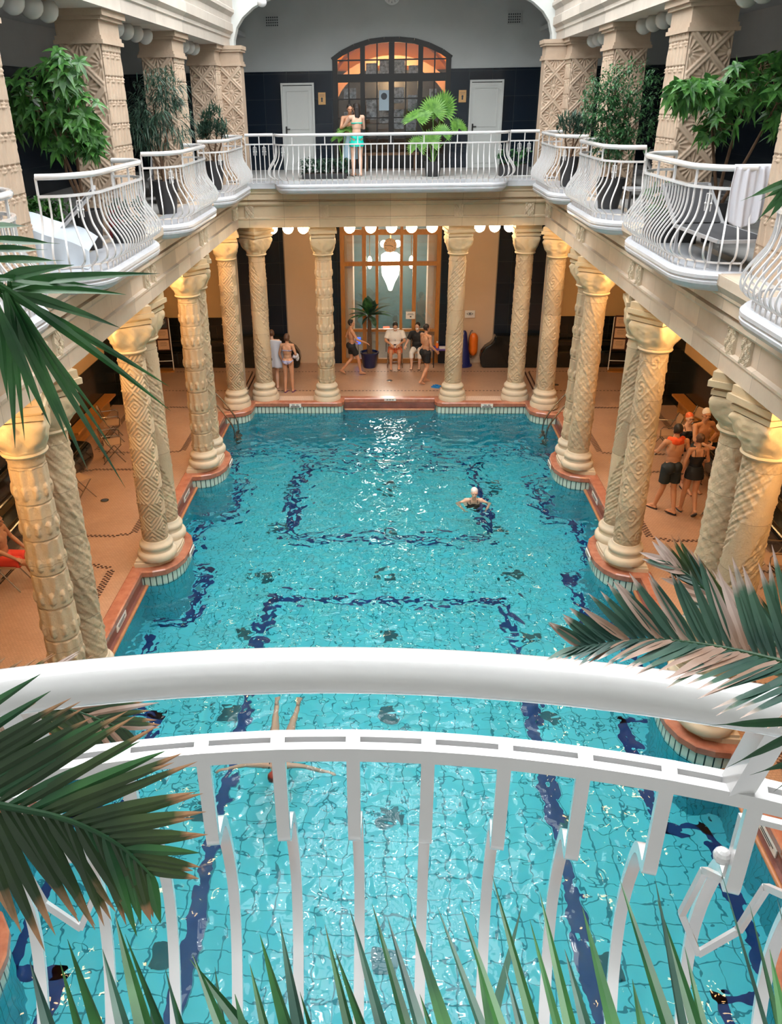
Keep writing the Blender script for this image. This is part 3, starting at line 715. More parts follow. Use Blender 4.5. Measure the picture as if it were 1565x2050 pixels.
mb = MB(); mb.box((0, 0, 4.36), (.62, .62, .06)); mb.box((0, 0, 4.41), (.58, .58, .05)); mb.box((0, 0, 4.465), (.70, .70, .07)); mb.box((0, 0, 4.55), (.64, .64, .10)); ABA = mb.mesh('abacus')
first = {}
def column(x, y, kind, label, grp, rz=0, cap=0):
    c = thing('carved_column', label, 'column', (x, y, 0), rz, grp, 'thing')
    link('base', BASE, M['plinth'], c); link('shaft', SHAFT[kind], M['shaft'], c); link('neck_ring', NECK, M['cap'], c)
    link('capital', CAPS[cap], M['cap'], c); link('abacus', ABA, M['cap'], c)
    return c
ords = ['nearest', 'second', 'third', 'fourth']
for sx, side in ((-1, 'left'), (1, 'right')):
    kinds = {-1: [('lotus', 'scroll'), ('lotus', 'vine'), ('diamond', 'spiral'), ('lotus', 'scroll')], 1: [('vine', 'scroll'), ('spiral_rev', 'vine'), ('scroll', 'spiral_rev'), ('vine', 'lotus')]}[sx]
    desc = {'lotus': 'rows of hanging lotus buds', 'scroll': 'round scroll medallions', 'vine': 'thin winding vines', 'diamond': 'nested diamond chevrons', 'spiral': 'broad spiral bands', 'spiral_rev': 'broad spiral bands'}
    for i, yp in enumerate(PIERS):
        k1, k2 = kinds[i]
        where = ['very nearest', 'near', 'middle', 'farthest'][i]
        column(sx * 4.11, yp - .38, k1, 'limestone column carved with %s, outer of %s %s pair' % (desc[k1], side, where), 'paired columns along the pool', .3 * i, i % 2)
        column(sx * 4.11, yp + .35, k2, 'limestone column carved with %s, inner of %s %s pair' % (desc[k2], side, where), 'paired columns along the pool', .5 * i + .4, (i + 1) % 2)
column(-4.1, 21.05, 'diamond', 'limestone corner column carved with diamonds, by the left pool ladder', 'columns at the far end', .2)
column(4.1, 21.05, 'scroll', 'limestone corner column carved with scrolls, by the right pool ladder', 'columns at the far end', 1.1, 1)
column(-3.43, 21.68, 'spiral', 'limestone column with a spiral cord, between the corner and the woman in the bikini', 'columns at the far end', .9, 1)
column(-1.71, 21.64, 'lotus', 'limestone column with rows of lotus buds, left of the tall window', 'columns at the far end', .1)
column(1.71, 21.64, 'spiral_rev', 'limestone column with diagonal bands, between the window and the eye sign', 'columns at the far end', 1.7)
column(3.40, 21.68, 'scroll', 'limestone column with scroll medallions, right of the orange float', 'columns at the far end', 0, 1)
for sx in (-1, 1):
    mb = MB(); mb.box((0, 0, 2.35), (.26, .26, 4.5)); mb.box((0, 0, .10), (.36, .36, .14)); mb.box((0, 0, .22), (.32, .32, .08))
    tag(obj('square_pilaster', mb, M['plinth'], loc=(sx * 4.12, 21.83, 0)), 'plain square stone post behind the %s corner column' % ('left' if sx < 0 else 'right'), 'column', kind='thing')
# stone plinths that carry each pair
for sx in (-1, 1):
    for yp in PIERS:
        pts = [(x + .11 if x < 4.3 else 4.46, yp + d * .86) for x, d in BULGE]
        pts = [(sx * x, y) for x, y in pts]
        mb = MB(); mb.prism(pts if sx < 0 else pts[::-1], .03, .13); mb.prism([(sx * 4.05 + (x - sx * 4.05) * .95, yp + (y - yp) * .95) for x, y in pts], .13, .175)
        struct('trim_plinth', mb, M['plinth'])
    for (x, y) in ((4.1, 21.05), (3.41, 21.68), (1.71, 21.64)):
        mb = MB().lathe([(.37, .03), (.37, .13), (.355, .15), (.35, .175)], 40, (sx * x, y, 0)); struct('trim_plinth', mb, M['plinth'], True)
# ------------------------------------------------------------------ upper square pillars
def face_panel(kind, W0, W1, H, nu, nv):
    """relief panel in the xz plane facing -y, z 0..H, tapering W0 -> W1"""
    u = np.linspace(-.5, .5, nu); z = np.linspace(0, H, nv); U, Zv = np.meshgrid(u, z); W = W0 + (W1 - W0) * Zv / H; X = U * W
    if kind == 'lattice':
        row = .56; a = (X / .56 + Zv / row); b_ = (X / .56 - Zv / row)
        fa = np.abs(a - np.floor(a) - .5) * 2; fb = np.abs(b_ - np.floor(b_) - .5) * 2
        strap = np.maximum(sm(fa, .76, .82), sm(fb, .76, .82)); groove = np.exp(-((np.minimum(1 - fa, 1 - fb) - 0.0) / .05) ** 2)
        # cell centres: fan rosettes
        ca = np.round(a - .5) + .5; cb = np.round(b_ - .5) + .5   # nearest crossing of half cells
        cx = (ca + cb) / 2 * .56; cz = (ca - cb) / 2 * row
        dx, dz = X - cx, Zv - cz; rr = np.sqrt(dx ** 2 + dz ** 2); ang = np.arctan2(dx, dz)
        fan = .5 + .5 * np.cos(ang * 14); ros = (.026 * fan * sm(rr, .05, .08) + .030 * np.exp(-(rr / .045) ** 2)) * (1 - sm(rr, .18, .24))
        Hh = .042 * strap - .010 * groove * strap + ros * (1 - strap)
    else:                       # rows of tall triangles under beaded bands
        row = .30; fz = (Zv / row) % 1; k = 6; fu = (X / .88 * k + .5 * (np.floor(Zv / row) % 2)) % 1
        tri = np.clip((1 - fz) * .5 - np.abs(fu - .5) + .08, -.08, .1) / .1
        bead = np.exp(-((fz - .90) / .05) ** 2) * (.6 + .4 * np.cos(X * 2 * PI * 16)) + np.exp(-((fz - .78) / .035) ** 2) * (.5 + .5 * np.cos(X * 2 * PI * 11 + 1))
        Hh = .014 * tri + .024 * bead
    e = sm(.5 - np.abs(U), 0, .02); Hh = Hh * e
    return gridmesh('relief', np.stack([X, -Hh, Zv], -1), False)
PH = 2.53
RF = {'lat': face_panel('lattice', .60, .56, PH, 60, 230), 'tri': face_panel('triangles', .90, .84, PH, 90, 230), 'latw': face_panel('lattice', .52, .50, PH, 56, 220)}
def cap_block(wx, wy):
    mb = MB()
    for z, d, h in ((8.165, .04, .05), (8.215, .02, .05), (8.34, .0, .2), (8.45, .05, .05), (8.51, .09, .08)): mb.box((0, 0, z), (wx + 2 * d, wy + 2 * d, h))
    return mb.mesh('capital')
PCAP = cap_block(.60, .90)
mb = MB(); mb.box((0, 0, 5.65 + PH / 2), (.60, .90, PH), taper=.94); PBODY = mb.mesh('body')
def pillar(x, y, sx, label):
    p = thing('carved_pillar', label, 'pillar', (x, y, 0), 0, 'square pillars of the gallery', 'thing')
    link('body', PBODY, M['upper'], p); link('capital', PCAP, M['upper'], p)
    for nm, me, off, rz in (('front_relief', RF['lat'], (0, -.44, 5.65), 0), ('back_relief', RF['lat'], (0, .44, 5.65), PI)):
        o = link(nm, me, M['upper'], p, off, rz); o.rotation_euler.x = 0
    o = link('side_relief', RF['tri'], M['upper'], p, (-sx * .292, 0, 5.65), -PI / 2 if sx > 0 else PI / 2)
    return p
for sx, side in ((-1, 'left'), (1, 'right')):
    for i, yp in enumerate(PIERS):
        pillar(sx * 4.22, yp + .02, sx, 'square carved gallery pillar, %s on the %s side' % (['level with the camera', 'closest one fully in view', 'the middle one, behind the tall plants', 'next to the far corner pillar'][i] if i != 1 else 'beside the %s balcony' % ('white towel' if sx > 0 else 'sheet-covered lounger'), side))
    # corner pillar: two blocks
    p = thing('carved_pillar', 'clustered square corner pillar at the far %s of the gallery' % side, 'pillar', (sx * 4.22, 21.1, 0), 0, 'square pillars of the gallery', 'thing')
    link('body', PBODY, M['upper'], p); link('capital', PCAP, M['upper'], p); link('front_relief', RF['lat'], M['upper'], p, (0, -.44, 5.65)); link('side_relief', RF['tri'], M['upper'], p, (-sx * .292, 0, 5.65), -PI / 2 if sx > 0 else PI / 2)
    mb = MB(); mb.box((-sx * .52, .42, 5.65 + PH / 2), (.50, .5, PH), taper=.97); obj('body', mb, M['upper'], p)
    link('front_relief', RF['latw'], M['upper'], p, (-sx * .52, .165, 5.65))
    mb = MB()
    for z, d, h in ((8.165, .04, .05), (8.215, .02, .05), (8.34, .0, .2), (8.45, .05, .05), (8.51, .07, .08)): mb.box((-sx * .50, .42, z), (.52 + 2 * d, .52 + 2 * d, h))
    obj('capital', mb, M['upper'], p)
# ------------------------------------------------------------------ balconies and railings
def rounded(pts, r=.22, k=5):
    out = [V(pts[0])]
    for i in range(1, len(pts) - 1):
        p, a, b = V(pts[i]), V(pts[i - 1]), V(pts[i + 1]); da, db = (a - p).normalized(), (b - p).normalized()
        rr = min(r, (a - p).length * .49, (b - p).length * .49); s, e = p + da * rr, p + db * rr
        for j in range(k + 1):
            t = j / k; out.append(s * (1 - t) ** 2 + p * 2 * t * (1 - t) + e * t ** 2)
    return out + [V(pts[-1])]
def resample(path, step):
    L = [0]
    for a, b in zip(path[:-1], path[1:]): L.append(L[-1] + (b - a).length)
    n = max(1, round(L[-1] / step)); res = []
    for i in range(n + 1):
        s = L[-1] * i / n; j = 0
        while j < len(L) - 2 and L[j + 1] < s: j += 1
        t = (s - L[j]) / max(1e-9, L[j + 1] - L[j]); p = path[j].lerp(path[j + 1], t); d = (path[j + 1] - path[j]).normalized()
        res.append((p, d))
    return res
def bar_mesh(profile, w=.020, d=.015):
    mb = MB(); vs = []; n = len(profile)
    for i, (o, z) in enumerate(profile):
        a = V(profile[max(0, i - 1)]); b = V(profile[min(n - 1, i + 1)]); t = (b - a).normalized(); nn = V((t.y, -t.x)) * d / 2
        for sw in (-1, 1):
            for sn in (-1, 1): vs.append((sw * w / 2, o + nn.x * sn, z + nn.y * sn))
    fs = []
    for i in range(n - 1):
        q = i * 4
        for a, b in ((0, 1), (1, 3), (3, 2), (2, 0)): fs.append((q + a, q + b, q + 4 + b, q + 4 + a))
    return mb.add(vs, fs).mesh('baluster', True)
def smoothprof(P, k=5):
    P = [V(p) for p in P]; out = []
    for i in range(len(P) - 1):
        p0, p1, p2, p3 = P[max(0, i - 1)], P[i], P[i + 1], P[min(len(P) - 1, i + 2)]
        for j in range(k):
            t = j / k; out.append(.5 * ((2 * p1) + (p2 - p0) * t + (2 * p0 - 5 * p1 + 4 * p2 - p3) * t * t + (3 * p1 - p0 - 3 * p2 + p3) * t ** 3))
    return [tuple(p) for p in out] + [tuple(P[-1])]
BELLY = smoothprof([(0, 6.50), (0, 6.40), (.005, 6.30), (.035, 6.19), (.10, 6.09), (.165, 5.99), (.195, 5.90), (.175, 5.82), (.10, 5.765), (.06, 5.74), (.06, 5.70), (.06, 5.655)])
STR = [(0, 6.50), (0, 5.655)]
BAR_B, BAR_S = bar_mesh(BELLY), bar_mesh(STR)
def railing(label, pts, grp, belly=True, step=.112, posts=(), r=.22, z0=0, flip=1, wts=None):
    """pts: xy path; outward side is to the right of travel"""
    path = rounded(pts, r); t = thing('balcony_railing', label, 'railing', (path[0].x, path[0].y, 0), 0, grp)
    O = V((path[0].x, path[0].y)); R3 = lambda p, z: V((p.x - O.x, p.y - O.y, z))
    mb = MB().tube([R3(p, 6.70) for p in path], .034, 12); obj('handrail', mb, M['railw'], t, True)
    mb = MB(); P = [(p.x - O.x, p.y - O.y) for p in path]
    sw = sweep(P, [(-.02, 6.485), (.02, 6.485), (.02, 6.515), (-.02, 6.515)]); obj('middle_rail', sw, M['railw'], t)
    off = .06 if belly else 0
    sw = sweep(P, [(off - .012, 5.735), (off + .012, 5.735), (off + .012, 5.755), (off - .012, 5.755)]); obj('bottom_rail', sw, M['railw'], t)
    bars = resample(path, step); last = None
    for i, (p, d) in enumerate(bars):
        nrm = V((d.y, -d.x)); ang = math.atan2(nrm.y, nrm.x) - PI / 2
        o = link('baluster', BAR_B if belly else BAR_S, M['railw'], t, (p.x - O.x, p.y - O.y, 0), ang)
    pm = MB(); npost = max(2, int(round((len(bars) * step) / .75)))
    for (p, d) in resample(path, (len(bars) - 1) * step / npost):
        pm2 = MB().box((0, 0, 6.60), (.022, .022, .19)); obj('post', pm2, M['railw'], t, loc=(p.x - O.x, p.y - O.y, 0))
    # little ornament frames beside the straight bars near each end
    for idx in (4, len(bars) - 5):
        if 0 < idx < len(bars):
            p, d = bars[idx]; om = MB(); d3 = V((d.x, d.y, 0)); c = V((p.x - O.x, p.y - O.y, 0))
            q = [c - d3 * .035 + V((0, 0, 6.26)), c - d3 * .035 + V((0, 0, 6.44)), c + d3 * .035 + V((0, 0, 6.44)), c + d3 * .035 + V((0, 0, 6.26))]
            for a, b in zip(q[:-1], q[1:]): om.bar(a, b, .01)
            om.ell(q[0] + V((0, 0, .08)), (.014,) * 3, 8, 6); om.ell(q[3] + V((0, 0, .08)), (.014,) * 3, 8, 6)
            obj('ornament', om, M['railw'], t)
    return t
def slab(name, pts, r=.25):
    path = [tuple(p) for p in rounded(pts, r)]
    prof = [(0, 5.66), (.02, 5.655), (.05, 5.62), (.05, 5.585), (.035, 5.575), (.035, 5.56), (.045, 5.55), (.04, 5.52), (0, 5.47), (-.05, 5.44)]
    mb = sweep(path, prof + [(-.2, 5.44), (-.2, 5.66)]); 
    mb.prism([tuple(p) for p in offset_open(path, -.1)], 5.45, 5.662)
    return struct(name, mb, M['slab'])
def offset_open(path, d):
    r = []
    for i, p in enumerate(path):
        p = V(p); a = V(path[max(0, i - 1)]); b = V(path[min(len(path) - 1, i + 1)]); t = (b - a).normalized(); r.append(p + V((t.y, -t.x)) * d)
    return r
BAYS = [(5.3, 8.0), (9.45, 12.17), (13.65, 16.35), (17.75, 20.45)]
bl = ['in front of the camera', 'between the first two pillars', 'in the middle bay', 'next to the far corner']
for sx, side in ((-1, 'left'), (1, 'right')):
    for i, (a, b) in enumerate(BAYS):
        pts = [(-3.84, a), (-3.56, a + .03), (-3.32, a + .36), (-3.32, b - .36), (-3.56, b - .03), (-3.84, b)]
        if sx > 0: pts = [(-x, y) for x, y in reversed(pts)]
        # outward is towards the well: for the left side travel +y has right = +x
        extra = {(-1, 1): 'with the sheet-covered lounger behind it', (1, 1): 'with a white towel hung over it', (-1, 2): 'in front of the narrow-leaved plant', (1, 2): 'in front of the dense bushy tree', (-1, 3): 'in the far left corner', (1, 3): 'in the far right corner', (-1, 0): 'cut off by the left edge of the view', (1, 0): 'cut off by the right edge of the view'}[(sx, i)]
        railing('white bellied %s balcony railing %s' % (side, extra), pts, 'bellied balcony railings')
        sp_ = [(-3.9, a - .1), (-3.50, a - .07), (-3.25, a + .25), (-3.25, b - .25), (-3.50, b + .07), (-3.9, b + .1)]
        if sx > 0: sp_ = [(-x, y) for x, y in reversed(sp_)]
        slab('trim_balcony_slab', sp_)
railing('wide white bellied railing of the far balcony in front of the couple', [(2.72, 21.0), (2.62, 20.66), (2.40, 20.5), (-2.40, 20.5), (-2.62, 20.66), (-2.72, 21.0)][::-1], 'far gallery railings', step=.128)
railing('short straight white railing left of the far balcony', [(-3.42, 21.02), (-2.76, 21.02)], 'far gallery railings', belly=False)
railing('short straight white railing right of the far balcony', [(2.76, 21.02), (3.42, 21.02)], 'far gallery railings', belly=False)
slab('trim_balcony_slab', [(-2.75, 21.2), (-2.62, 20.6), (-2.42, 20.42), (2.42, 20.42), (2.62, 20.6), (2.75, 21.2)], .15)
# ------------------------------------------------------------------ the railing in front of the camera
def near_rail():
    R = 1.55; n = 36
    # plan: shallow outward curve; measured centre y .91 at x .02, y .85 at x .5
    def yy(x): return .912 - .26 * (x - .0) ** 2 - .20 * max(0, abs(x) - .5) ** 2
    xs = np.linspace(-1.25, 1.25, 61)
    t = thing('balcony_railing', 'large white railing with a thick handrail close in front, palm leaves over it', 'railing', (0, 0, 0))
    mb = MB().tube([(x, yy(x), 6.70) for x in xs], .0315, 24); obj('handrail', mb, M['railw'], t, True)
    pth = [(x, yy(x) + .075) for x in reversed(xs)]
    # slotted middle rail: two long strips joined by short bridges
    for o0, o1 in ((-.022, -.006), (.006, .022)):
        obj('middle_rail', sweep(pth, [(o0, 6.485), (o1, 6.485), (o1, 6.51), (o0, 6.51)]), M['railw'], t)
    step = .117; k = 0
    prof = smoothprof([(0, 6.49), (0, 6.43), (0, 6.335), (.004, 6.300), (.03, 6.285), (.075, 6.262), (.11, 6.225), (.145, 6.15), (.175, 6.05), (.18, 5.95), (.13, 5.85), (.02, 5.77), (-.04, 5.70), (-.05, 5.66)], 5)
    BM = bar_mesh(prof, .021, .019)
    for i in range(-10, 11):
        x = i * step - .022; y = yy(x) + .075; sl = -.52 * x; ang = math.atan(sl)
        br = MB().box((x, y, 6.4975), (.022, .044, .0255), rz=ang); obj('bridge', br, M['railw'], t)
        link('baluster', BM, M['railw'], t, (x, y, 0), ang)
    for x in (-.90, -.485, .535, .94):
        y = yy(x); mb = MB().bar((x, y + .02, 6.68), (x, y + .075, 6.50), .034); obj('post', mb, M['railw'], t)
        # ornament: rectangular loop and ball hanging outside the post
        s = 1 if x > 0 else -1; y = yy(x) + .09; om = MB(); a = V((x + s * .03, y + .0, 6.43)); b_ = V((x + s * .12, y - .03 , 6.43))
        for p, q in ((a, b_), (a, a - V((-s * .0, 0, .14))), (b_, b_ - V((0, 0, .14)))): om.bar(p, q, .011)
        om.ell(a - V((s * .016, 0, .085)), (.014, .014, .014), 12, 8)
        c0, c1 = a + V((0, .07, -.20)), b_ + V((0, .07, -.20)); c2 = (c0 + c1) / 2 + V((0, .05, -.26))
        for p, q in ((a - V((0, 0, .14)), c0), (b_ - V((0, 0, .14)), c1), (c0, c0 + V((0, .04, -.16))), (c1, c1 + V((0, .04, -.16))), (c0 + V((0, .04, -.16)), c2), (c1 + V((0, .04, -.16)), c2)): om.bar(p, q, .011)
        obj('ornament', om, M['railw'], t)
    obj('bottom_rail', sweep([(x, yy(x) + .04) for x in reversed(xs)], [(-.012, 5.735), (.012, 5.735), (.012, 5.755), (-.012, 5.755)]), M['railw'], t)
near_rail()
mb = MB(); mb.prism([(-1.5, .6), (1.5, .6), (1.3, .80), (.8, .88), (-.8, .88), (-1.3, .80)], 5.45, 5.655); struct('trim_balcony_slab', mb, M['slab'])
# ------------------------------------------------------------------ lamps
LAMPG = {}
def globe(mat, r=.14, flat=.85):
    mb = MB().lathe([(r * .62, .0), (r * .80, -.025), (r * .98, -.07), (r, -.11), (r * .92, -.16), (r * .70, -.205), (r * .38, -.235), (.02, -.245)], 24)
    return mb.mesh('globe', True)
GL = globe(None); capm = MB().lathe([(.10, 0), (.10, .05), (.07, .08), (.03, .09)], 20).mesh('cap', True)
def lamp(x, y, z, lit, label, grp, stem=0):
    t = thing('globe_lamp', label, 'lamp', (x, y, z), 0, grp)
    key = lit
    if key not in LAMPG: g = GL.copy(); g.materials.append(M[lit]); LAMPG[key] = g
    link('glass_globe', LAMPG[key], None, t); link('cap', capm, M['blackmetal'], t)
    if stem: obj('stem', MB().tube([(0, 0, .08), (0, 0, stem)], .02, 8), M['blackmetal'], t)
    return t
for i, x in enumerate((-3.03, -2.62, -2.23)): lamp(x, 22.0, 4.585, 'bulbfar', 'lit white glass globe lamp under the far beam between the two left columns', 'lamps under the far beam, left group', .60)
for i, x in enumerate((-1.04, -.5, .03, .54, 1.06)): lamp(x, 22.0, 4.585, 'bulbfar', 'lit white glass globe lamp under the far beam in front of the tall window', 'lamps under the far beam, middle group', .60)
for i, x in enumerate((2.26, 2.64, 3.01)): lamp(x, 22.0, 4.585, 'bulbfar', 'lit white glass globe lamp under the far beam between the two right columns', 'lamps under the far beam, right group', .60)
for sx, side in ((-1, 'left'), (1, 'right')):
    for (a, b) in ((5.6, 8.0), (9.75, 12.2), (13.95, 16.3), (18.05, 20.4)):
        for k in range(4):
            lamp(sx * 4.52, a + (b - a) * (k + .5) / 4, 4.60, 'bulb', 'lit globe lamp half hidden behind the %s side beam over the deck' % side, 'lamps behind the %s beam' % side, .6)
    for bi, ys_ in enumerate(((6.9, 7.35, 7.8, 8.25), (10.1, 10.65, 11.2, 11.7), (14.5, 15.05, 15.6, 16.2), (18.6, 19.1, 19.6, 20.1))):
        for y in ys_:
            lamp(sx * 4.25, y, 8.56, 'opal', 'unlit pale opal globe lamp under the upper cornice on the %s side' % side, 'opal lamps of the %s gallery' % side, .45)
# ------------------------------------------------------------------ lower window
def frame_grid(mb, xs, zs, x0, x1, z0, z1, y, wv, wh, d):
    for x, w_ in xs: mb.box((x, y, (z0 + z1) / 2), (w_, d, z1 - z0))
    for z, h_ in zs: mb.box(((x0 + x1) / 2, y, z), (x1 - x0, d * .96, h_))
wn = thing('window_1', None, None, (0, 0, 0)); wn['kind'] = 'structure'
mb = MB(); frame_grid(mb, [(-1.43, .13), (-.78, .12), (-.40, .085), (.33, .085), (.72, .12), (1.43, .13)], [(4.42, .14), (3.92, .15), (3.02, .12), (.06, .14), (1.02, .08)], -1.49, 1.49, 0, 4.5, 25.24, 0, 0, .12)
obj('window_frame', mb, M['wood'], wn)
mb = MB(); mb.box((0, 25.27, 2.25), (2.86, .01, 4.4)); obj('pane', mb, M['glass'], wn)
# hall behind the window
M['hallwall'] = simple('teal_grey_hall_wall', (.17, .21, .19), .5, noise=.3, nscale=2)
M['hallfloor'] = simple('hall_floor', (.20, .16, .12), .5)
struct('wall_hall', MB().box((0, 29.6, 2.5), (7, .1, 5.4)).box((-3.5, 27.5, 2.5), (.1, 4.3, 5.4)).box((3.5, 27.5, 2.5), (.1, 4.3, 5.4)), M['hallwall'])
struct('floor_hall', MB().box((0, 27.5, -.06), (7, 4.4, .1)), M['hallfloor']); struct('ceiling_hall', MB().box((0, 27.5, 5.1), (7, 4.4, .1)), M['hallwall'])
for sx in (-1, 1):
    struct('wall_hall_jamb', MB().box((sx * 1.27, 25.9, 2.5), (.28, 1.0, 5.0)), M['peach'])
ch = thing('chandelier', 'large glowing glass chandelier in the hall behind the tall window', 'chandelier', (0, 27.6, 0))
mb = MB().lathe([(.05, 1.75), (.14, 2.0), (.27, 2.25), (.30, 2.6), (.30, 2.88), (.2, 2.95)], 20); obj('glass_shade', mb, M['chand'], ch, True)
obj('stem', MB().tube([(0, 0, 2.95), (0, 0, 5.05)], .02, 8), M['brass'], ch)
for x in (-.22, .22):
    obj('bulb', MB().ell((x, -.2, 3.26), (.11, .10, .11)), M['chand'], ch, True); obj('arm', MB().tube([(0, 0, 3.05), (x, -.2, 3.16)], .015, 6), M['brass'], ch)
    
for x, sd in ((-.66, 'left'), (.66, 'right')):
    s_ = thing('wall_sconce', 'glowing oval lamp behind the tall window, %s of the chandelier' % sd, 'lamp', (x, 27.0, 2.75))
    obj('glass_shade', MB().ell((0, 0, 0), (.075, .075, .2)), M['bulbfar'], s_, True); obj('stem', MB().tube([(0, 0, .2), (0, 0, 1.9)], .012, 6), M['brass'], s_)
# clock on the window
def clock(name, loc, R, label, mats=('sign', 'brass')):
    t = thing(name, label, 'clock', loc)
    mb = MB(); n = 40
    vs = [(R * math.cos(2 * PI * k / n), y, R * math.sin(2 * PI * k / n)) for y in (0, -.05) for k in range(n)]
    mb.add(vs, [tuple(range(n)), tuple(range(2 * n - 1, n - 1, -1))] + [(k, (k + 1) % n, (k + 1) % n + n, k + n) for k in range(n)]); obj('dial', mb, M[mats[0]], t)
    obj('rim', MB().tube([(R * math.cos(2 * PI * k / n), -.045, R * math.sin(2 * PI * k / n)) for k in range(n)], R * .05, 8, closed=True), M[mats[1]], t, True)
    for k in range(12):
        nb = MB()
        cu = bpy.data.curves.new('n', 'FONT'); cu.body = str(k if k else 12); cu.size = R * .30; cu.align_x = 'CENTER'; cu.align_y = 'CENTER'
        to = bpy.data.objects.new('n', cu); me = to.to_mesh(); a = PI / 2 - k * PI / 6
        nb.add([(v.co.x + R * .76 * math.cos(a), -.056, v.co.y + R * .76 * math.sin(a)) for v in me.vertices], [tuple(p.vertices) for p in me.polygons])
        to.to_mesh_clear(); bpy.data.objects.remove(to); bpy.data.curves.remove(cu)
        obj('numeral', nb, M['ink'], t)
    for nm, ang, ln, wd in (('minute_hand', PI, .68, .05), ('hour_hand', -.35, .5, .07)):
        obj(nm, MB().bar((0, -.062, 0), (math.cos(ang) * R * ln, -.062, math.sin(ang) * R * ln), R * wd, .008, up=(0, 1, 0)), M['ink'], t)
    return t
clock('wall_clock', (-.01, 25.15, 3.56), .19, 'round clock mounted on the orange window frame above the chandelier', ('paper', 'brass'))
clock('wall_clock', (.0, 25.15, 9.83), .21, 'round white clock high on the grey wall above the arched window', ('plastic_white', 'plastic_white'))
# ------------------------------------------------------------------ upper arched window and doors
wn = thing('window_2', None, None); wn['kind'] = 'structure'
mb = MB(); yb = 25.23
for x, w_, zt in ((-1.53, .14, 8.43), (-.78, .13, 8.74), (0, .15, 8.84), (.78, .13, 8.74), (1.53, .14, 8.43)): mb.box((x, yb, (5.66 + zt) / 2), (w_, .09, zt - 5.66))
for x in (-1.16, -.39, .39, 1.16): mb.box((x, yb, (5.66 + (8.8 if abs(x) < .9 else 8.58)) / 2), (.035, .06, (8.8 if abs(x) < .9 else 8.58) - 5.66))
for z, h_ in ((7.93, .20), (8.36, .035), (7.42, .035), (6.95, .035), (5.82, .34), (6.45, .035)): mb.box((0, yb, z), (3.1, .08, h_))
pts = [(1.6, 8.42), (1.35, 8.58), (1.0, 8.73), (.6, 8.84), (.2, 8.88)]; pts = pts + [(-x, z) for x, z in reversed(pts)]
for a, b in zip(pts[:-1], pts[1:]): mb.bar((a[0], yb, a[1] - .05), (b[0], yb, b[1] - .05), .1, .13)
obj('window_frame', mb, M['iron'], wn)
mb = MB(); poly = [(-1.6, 5.66), (1.6, 5.66)] + [(x, z - .02) for x, z in pts]; mb.add([(x, 25.26, z) for x, z in poly], [tuple(range(len(poly)))]); obj('pane', mb, M['glass_dark'], wn)
M['orange_vault'] = simple('orange_vault_plaster', (.80, .30, .03), .8, noise=.15, nscale=2)
M['beige_vault'] = simple('beige_vault_plaster', (.62, .42, .28), .8)
# lit corridor behind: orange barrel vault with a pale rib, grey lower wall
mb = MB(); n = 24
for (y0, y1, r, zc, m_) in ((25.4, 29, 2.0, 7.2, 0),):
    vs = [(r * math.cos(PI * k / n), y, zc + r * .95 * math.sin(PI * k / n)) for y in (y0, y1) for k in range(n + 1)]
    mb.add(vs, [(k, k + 1, k + n + 2, k + n + 1) for k in range(n)])
    mb.add([(x, 29, z) for x, z in ((-2, 5.6), (2, 5.6))] + [(r * math.cos(PI * k / n), 29, zc + r * .95 * math.sin(PI * k / n)) for k in range(n + 1)], [tuple(range(n + 3))])
struct('ceiling_corridor', mb, M['orange_vault'])
mb = MB(); vs = []
for rr in (1.72, 2.0): vs += [(rr * math.cos(PI * k / n), 27.2, 6.95 + rr * .80 * math.sin(PI * k / n)) for k in range(n + 1)]
mb.add(vs, [(k, k + 1, k + n + 2, k + n + 1) for k in range(n)]); mb.add([(v[0], 27.5, v[2]) for v in vs], [(k, k + 1, k + n + 2, k + n + 1) for k in range(n)])
mb.add([vs[k] for k in range(n + 1)] + [(vs[k][0], 27.5, vs[k][2]) for k in range(n + 1)], [(k, k + 1, k + n + 2, k + n + 1) for k in range(n)])
struct('trim_corridor_rib', mb, M['beige_vault'])
struct('wall_corridor', MB().box((0, 28.7, 6.9), (4, .1, 2.6)).box((-2.05, 27.2, 7), (.1, 3.6, 2.8)).box((2.05, 27.2, 7), (.1, 3.6, 2.8)), simple('grey_corridor_wall', (.035, .033, .032), .3, noise=.6, nscale=5))
struct('floor_corridor', MB().box((0, 27.2, 5.6), (4, 3.6, .1)), M['hallfloor'])
pl = bpy.data.lights.new('corridor_lamp', 'POINT'); pl.energy = 190; pl.color = (1, .62, .30); pl.shadow_soft_size = .2
po = bpy.data.objects.new('corridor_lamp', pl); COL.objects.link(po); po.location = (0, 26.3, 7.9)
M['silver'] = simple('pale_reflection_panels', (.40, .44, .50), .4, col2=(.03, .03, .035), nscale=14)  # mottled pale colour imitating skylight reflections in the dark panes
for i, (x, z, w_, h_) in enumerate(((-1.15, 7.55, .34, .3), (-.55, 8.15, .3, .3), (-.2, 8.2, .25, .34), (.22, 8.2, .3, .36), (.6, 8.1, .26, .26), (-.55, 7.15, .3, .5), (-.2, 7.1, .26, .6), (.2, 7.5, .3, .4), (.2, 6.9, .3, .5), (.6, 7.3, .28, .4), (-1.2, 6.9, .25, .4), (.55, 6.8, .3, .4), (1.15, 7.5, .2, .3))):
    tag(obj('reflection_panel', MB().box((x, 25.62, z), (w_, .03, h_)), M['silver']), 'silvery panel standing in for a skylight reflection in the arched upper window', 'picture', 'reflection panels behind the arched window')
pt = thing('door_poster', 'pale blue poster with a dark round emblem on the arched glass door', 'poster', (-.20, 25.16, 7.38))
obj('sheet', MB().box((0, 0, 0), (.27, .01, .50)), simple('pale_blue_poster', (.35, .45, .52), .5), pt)
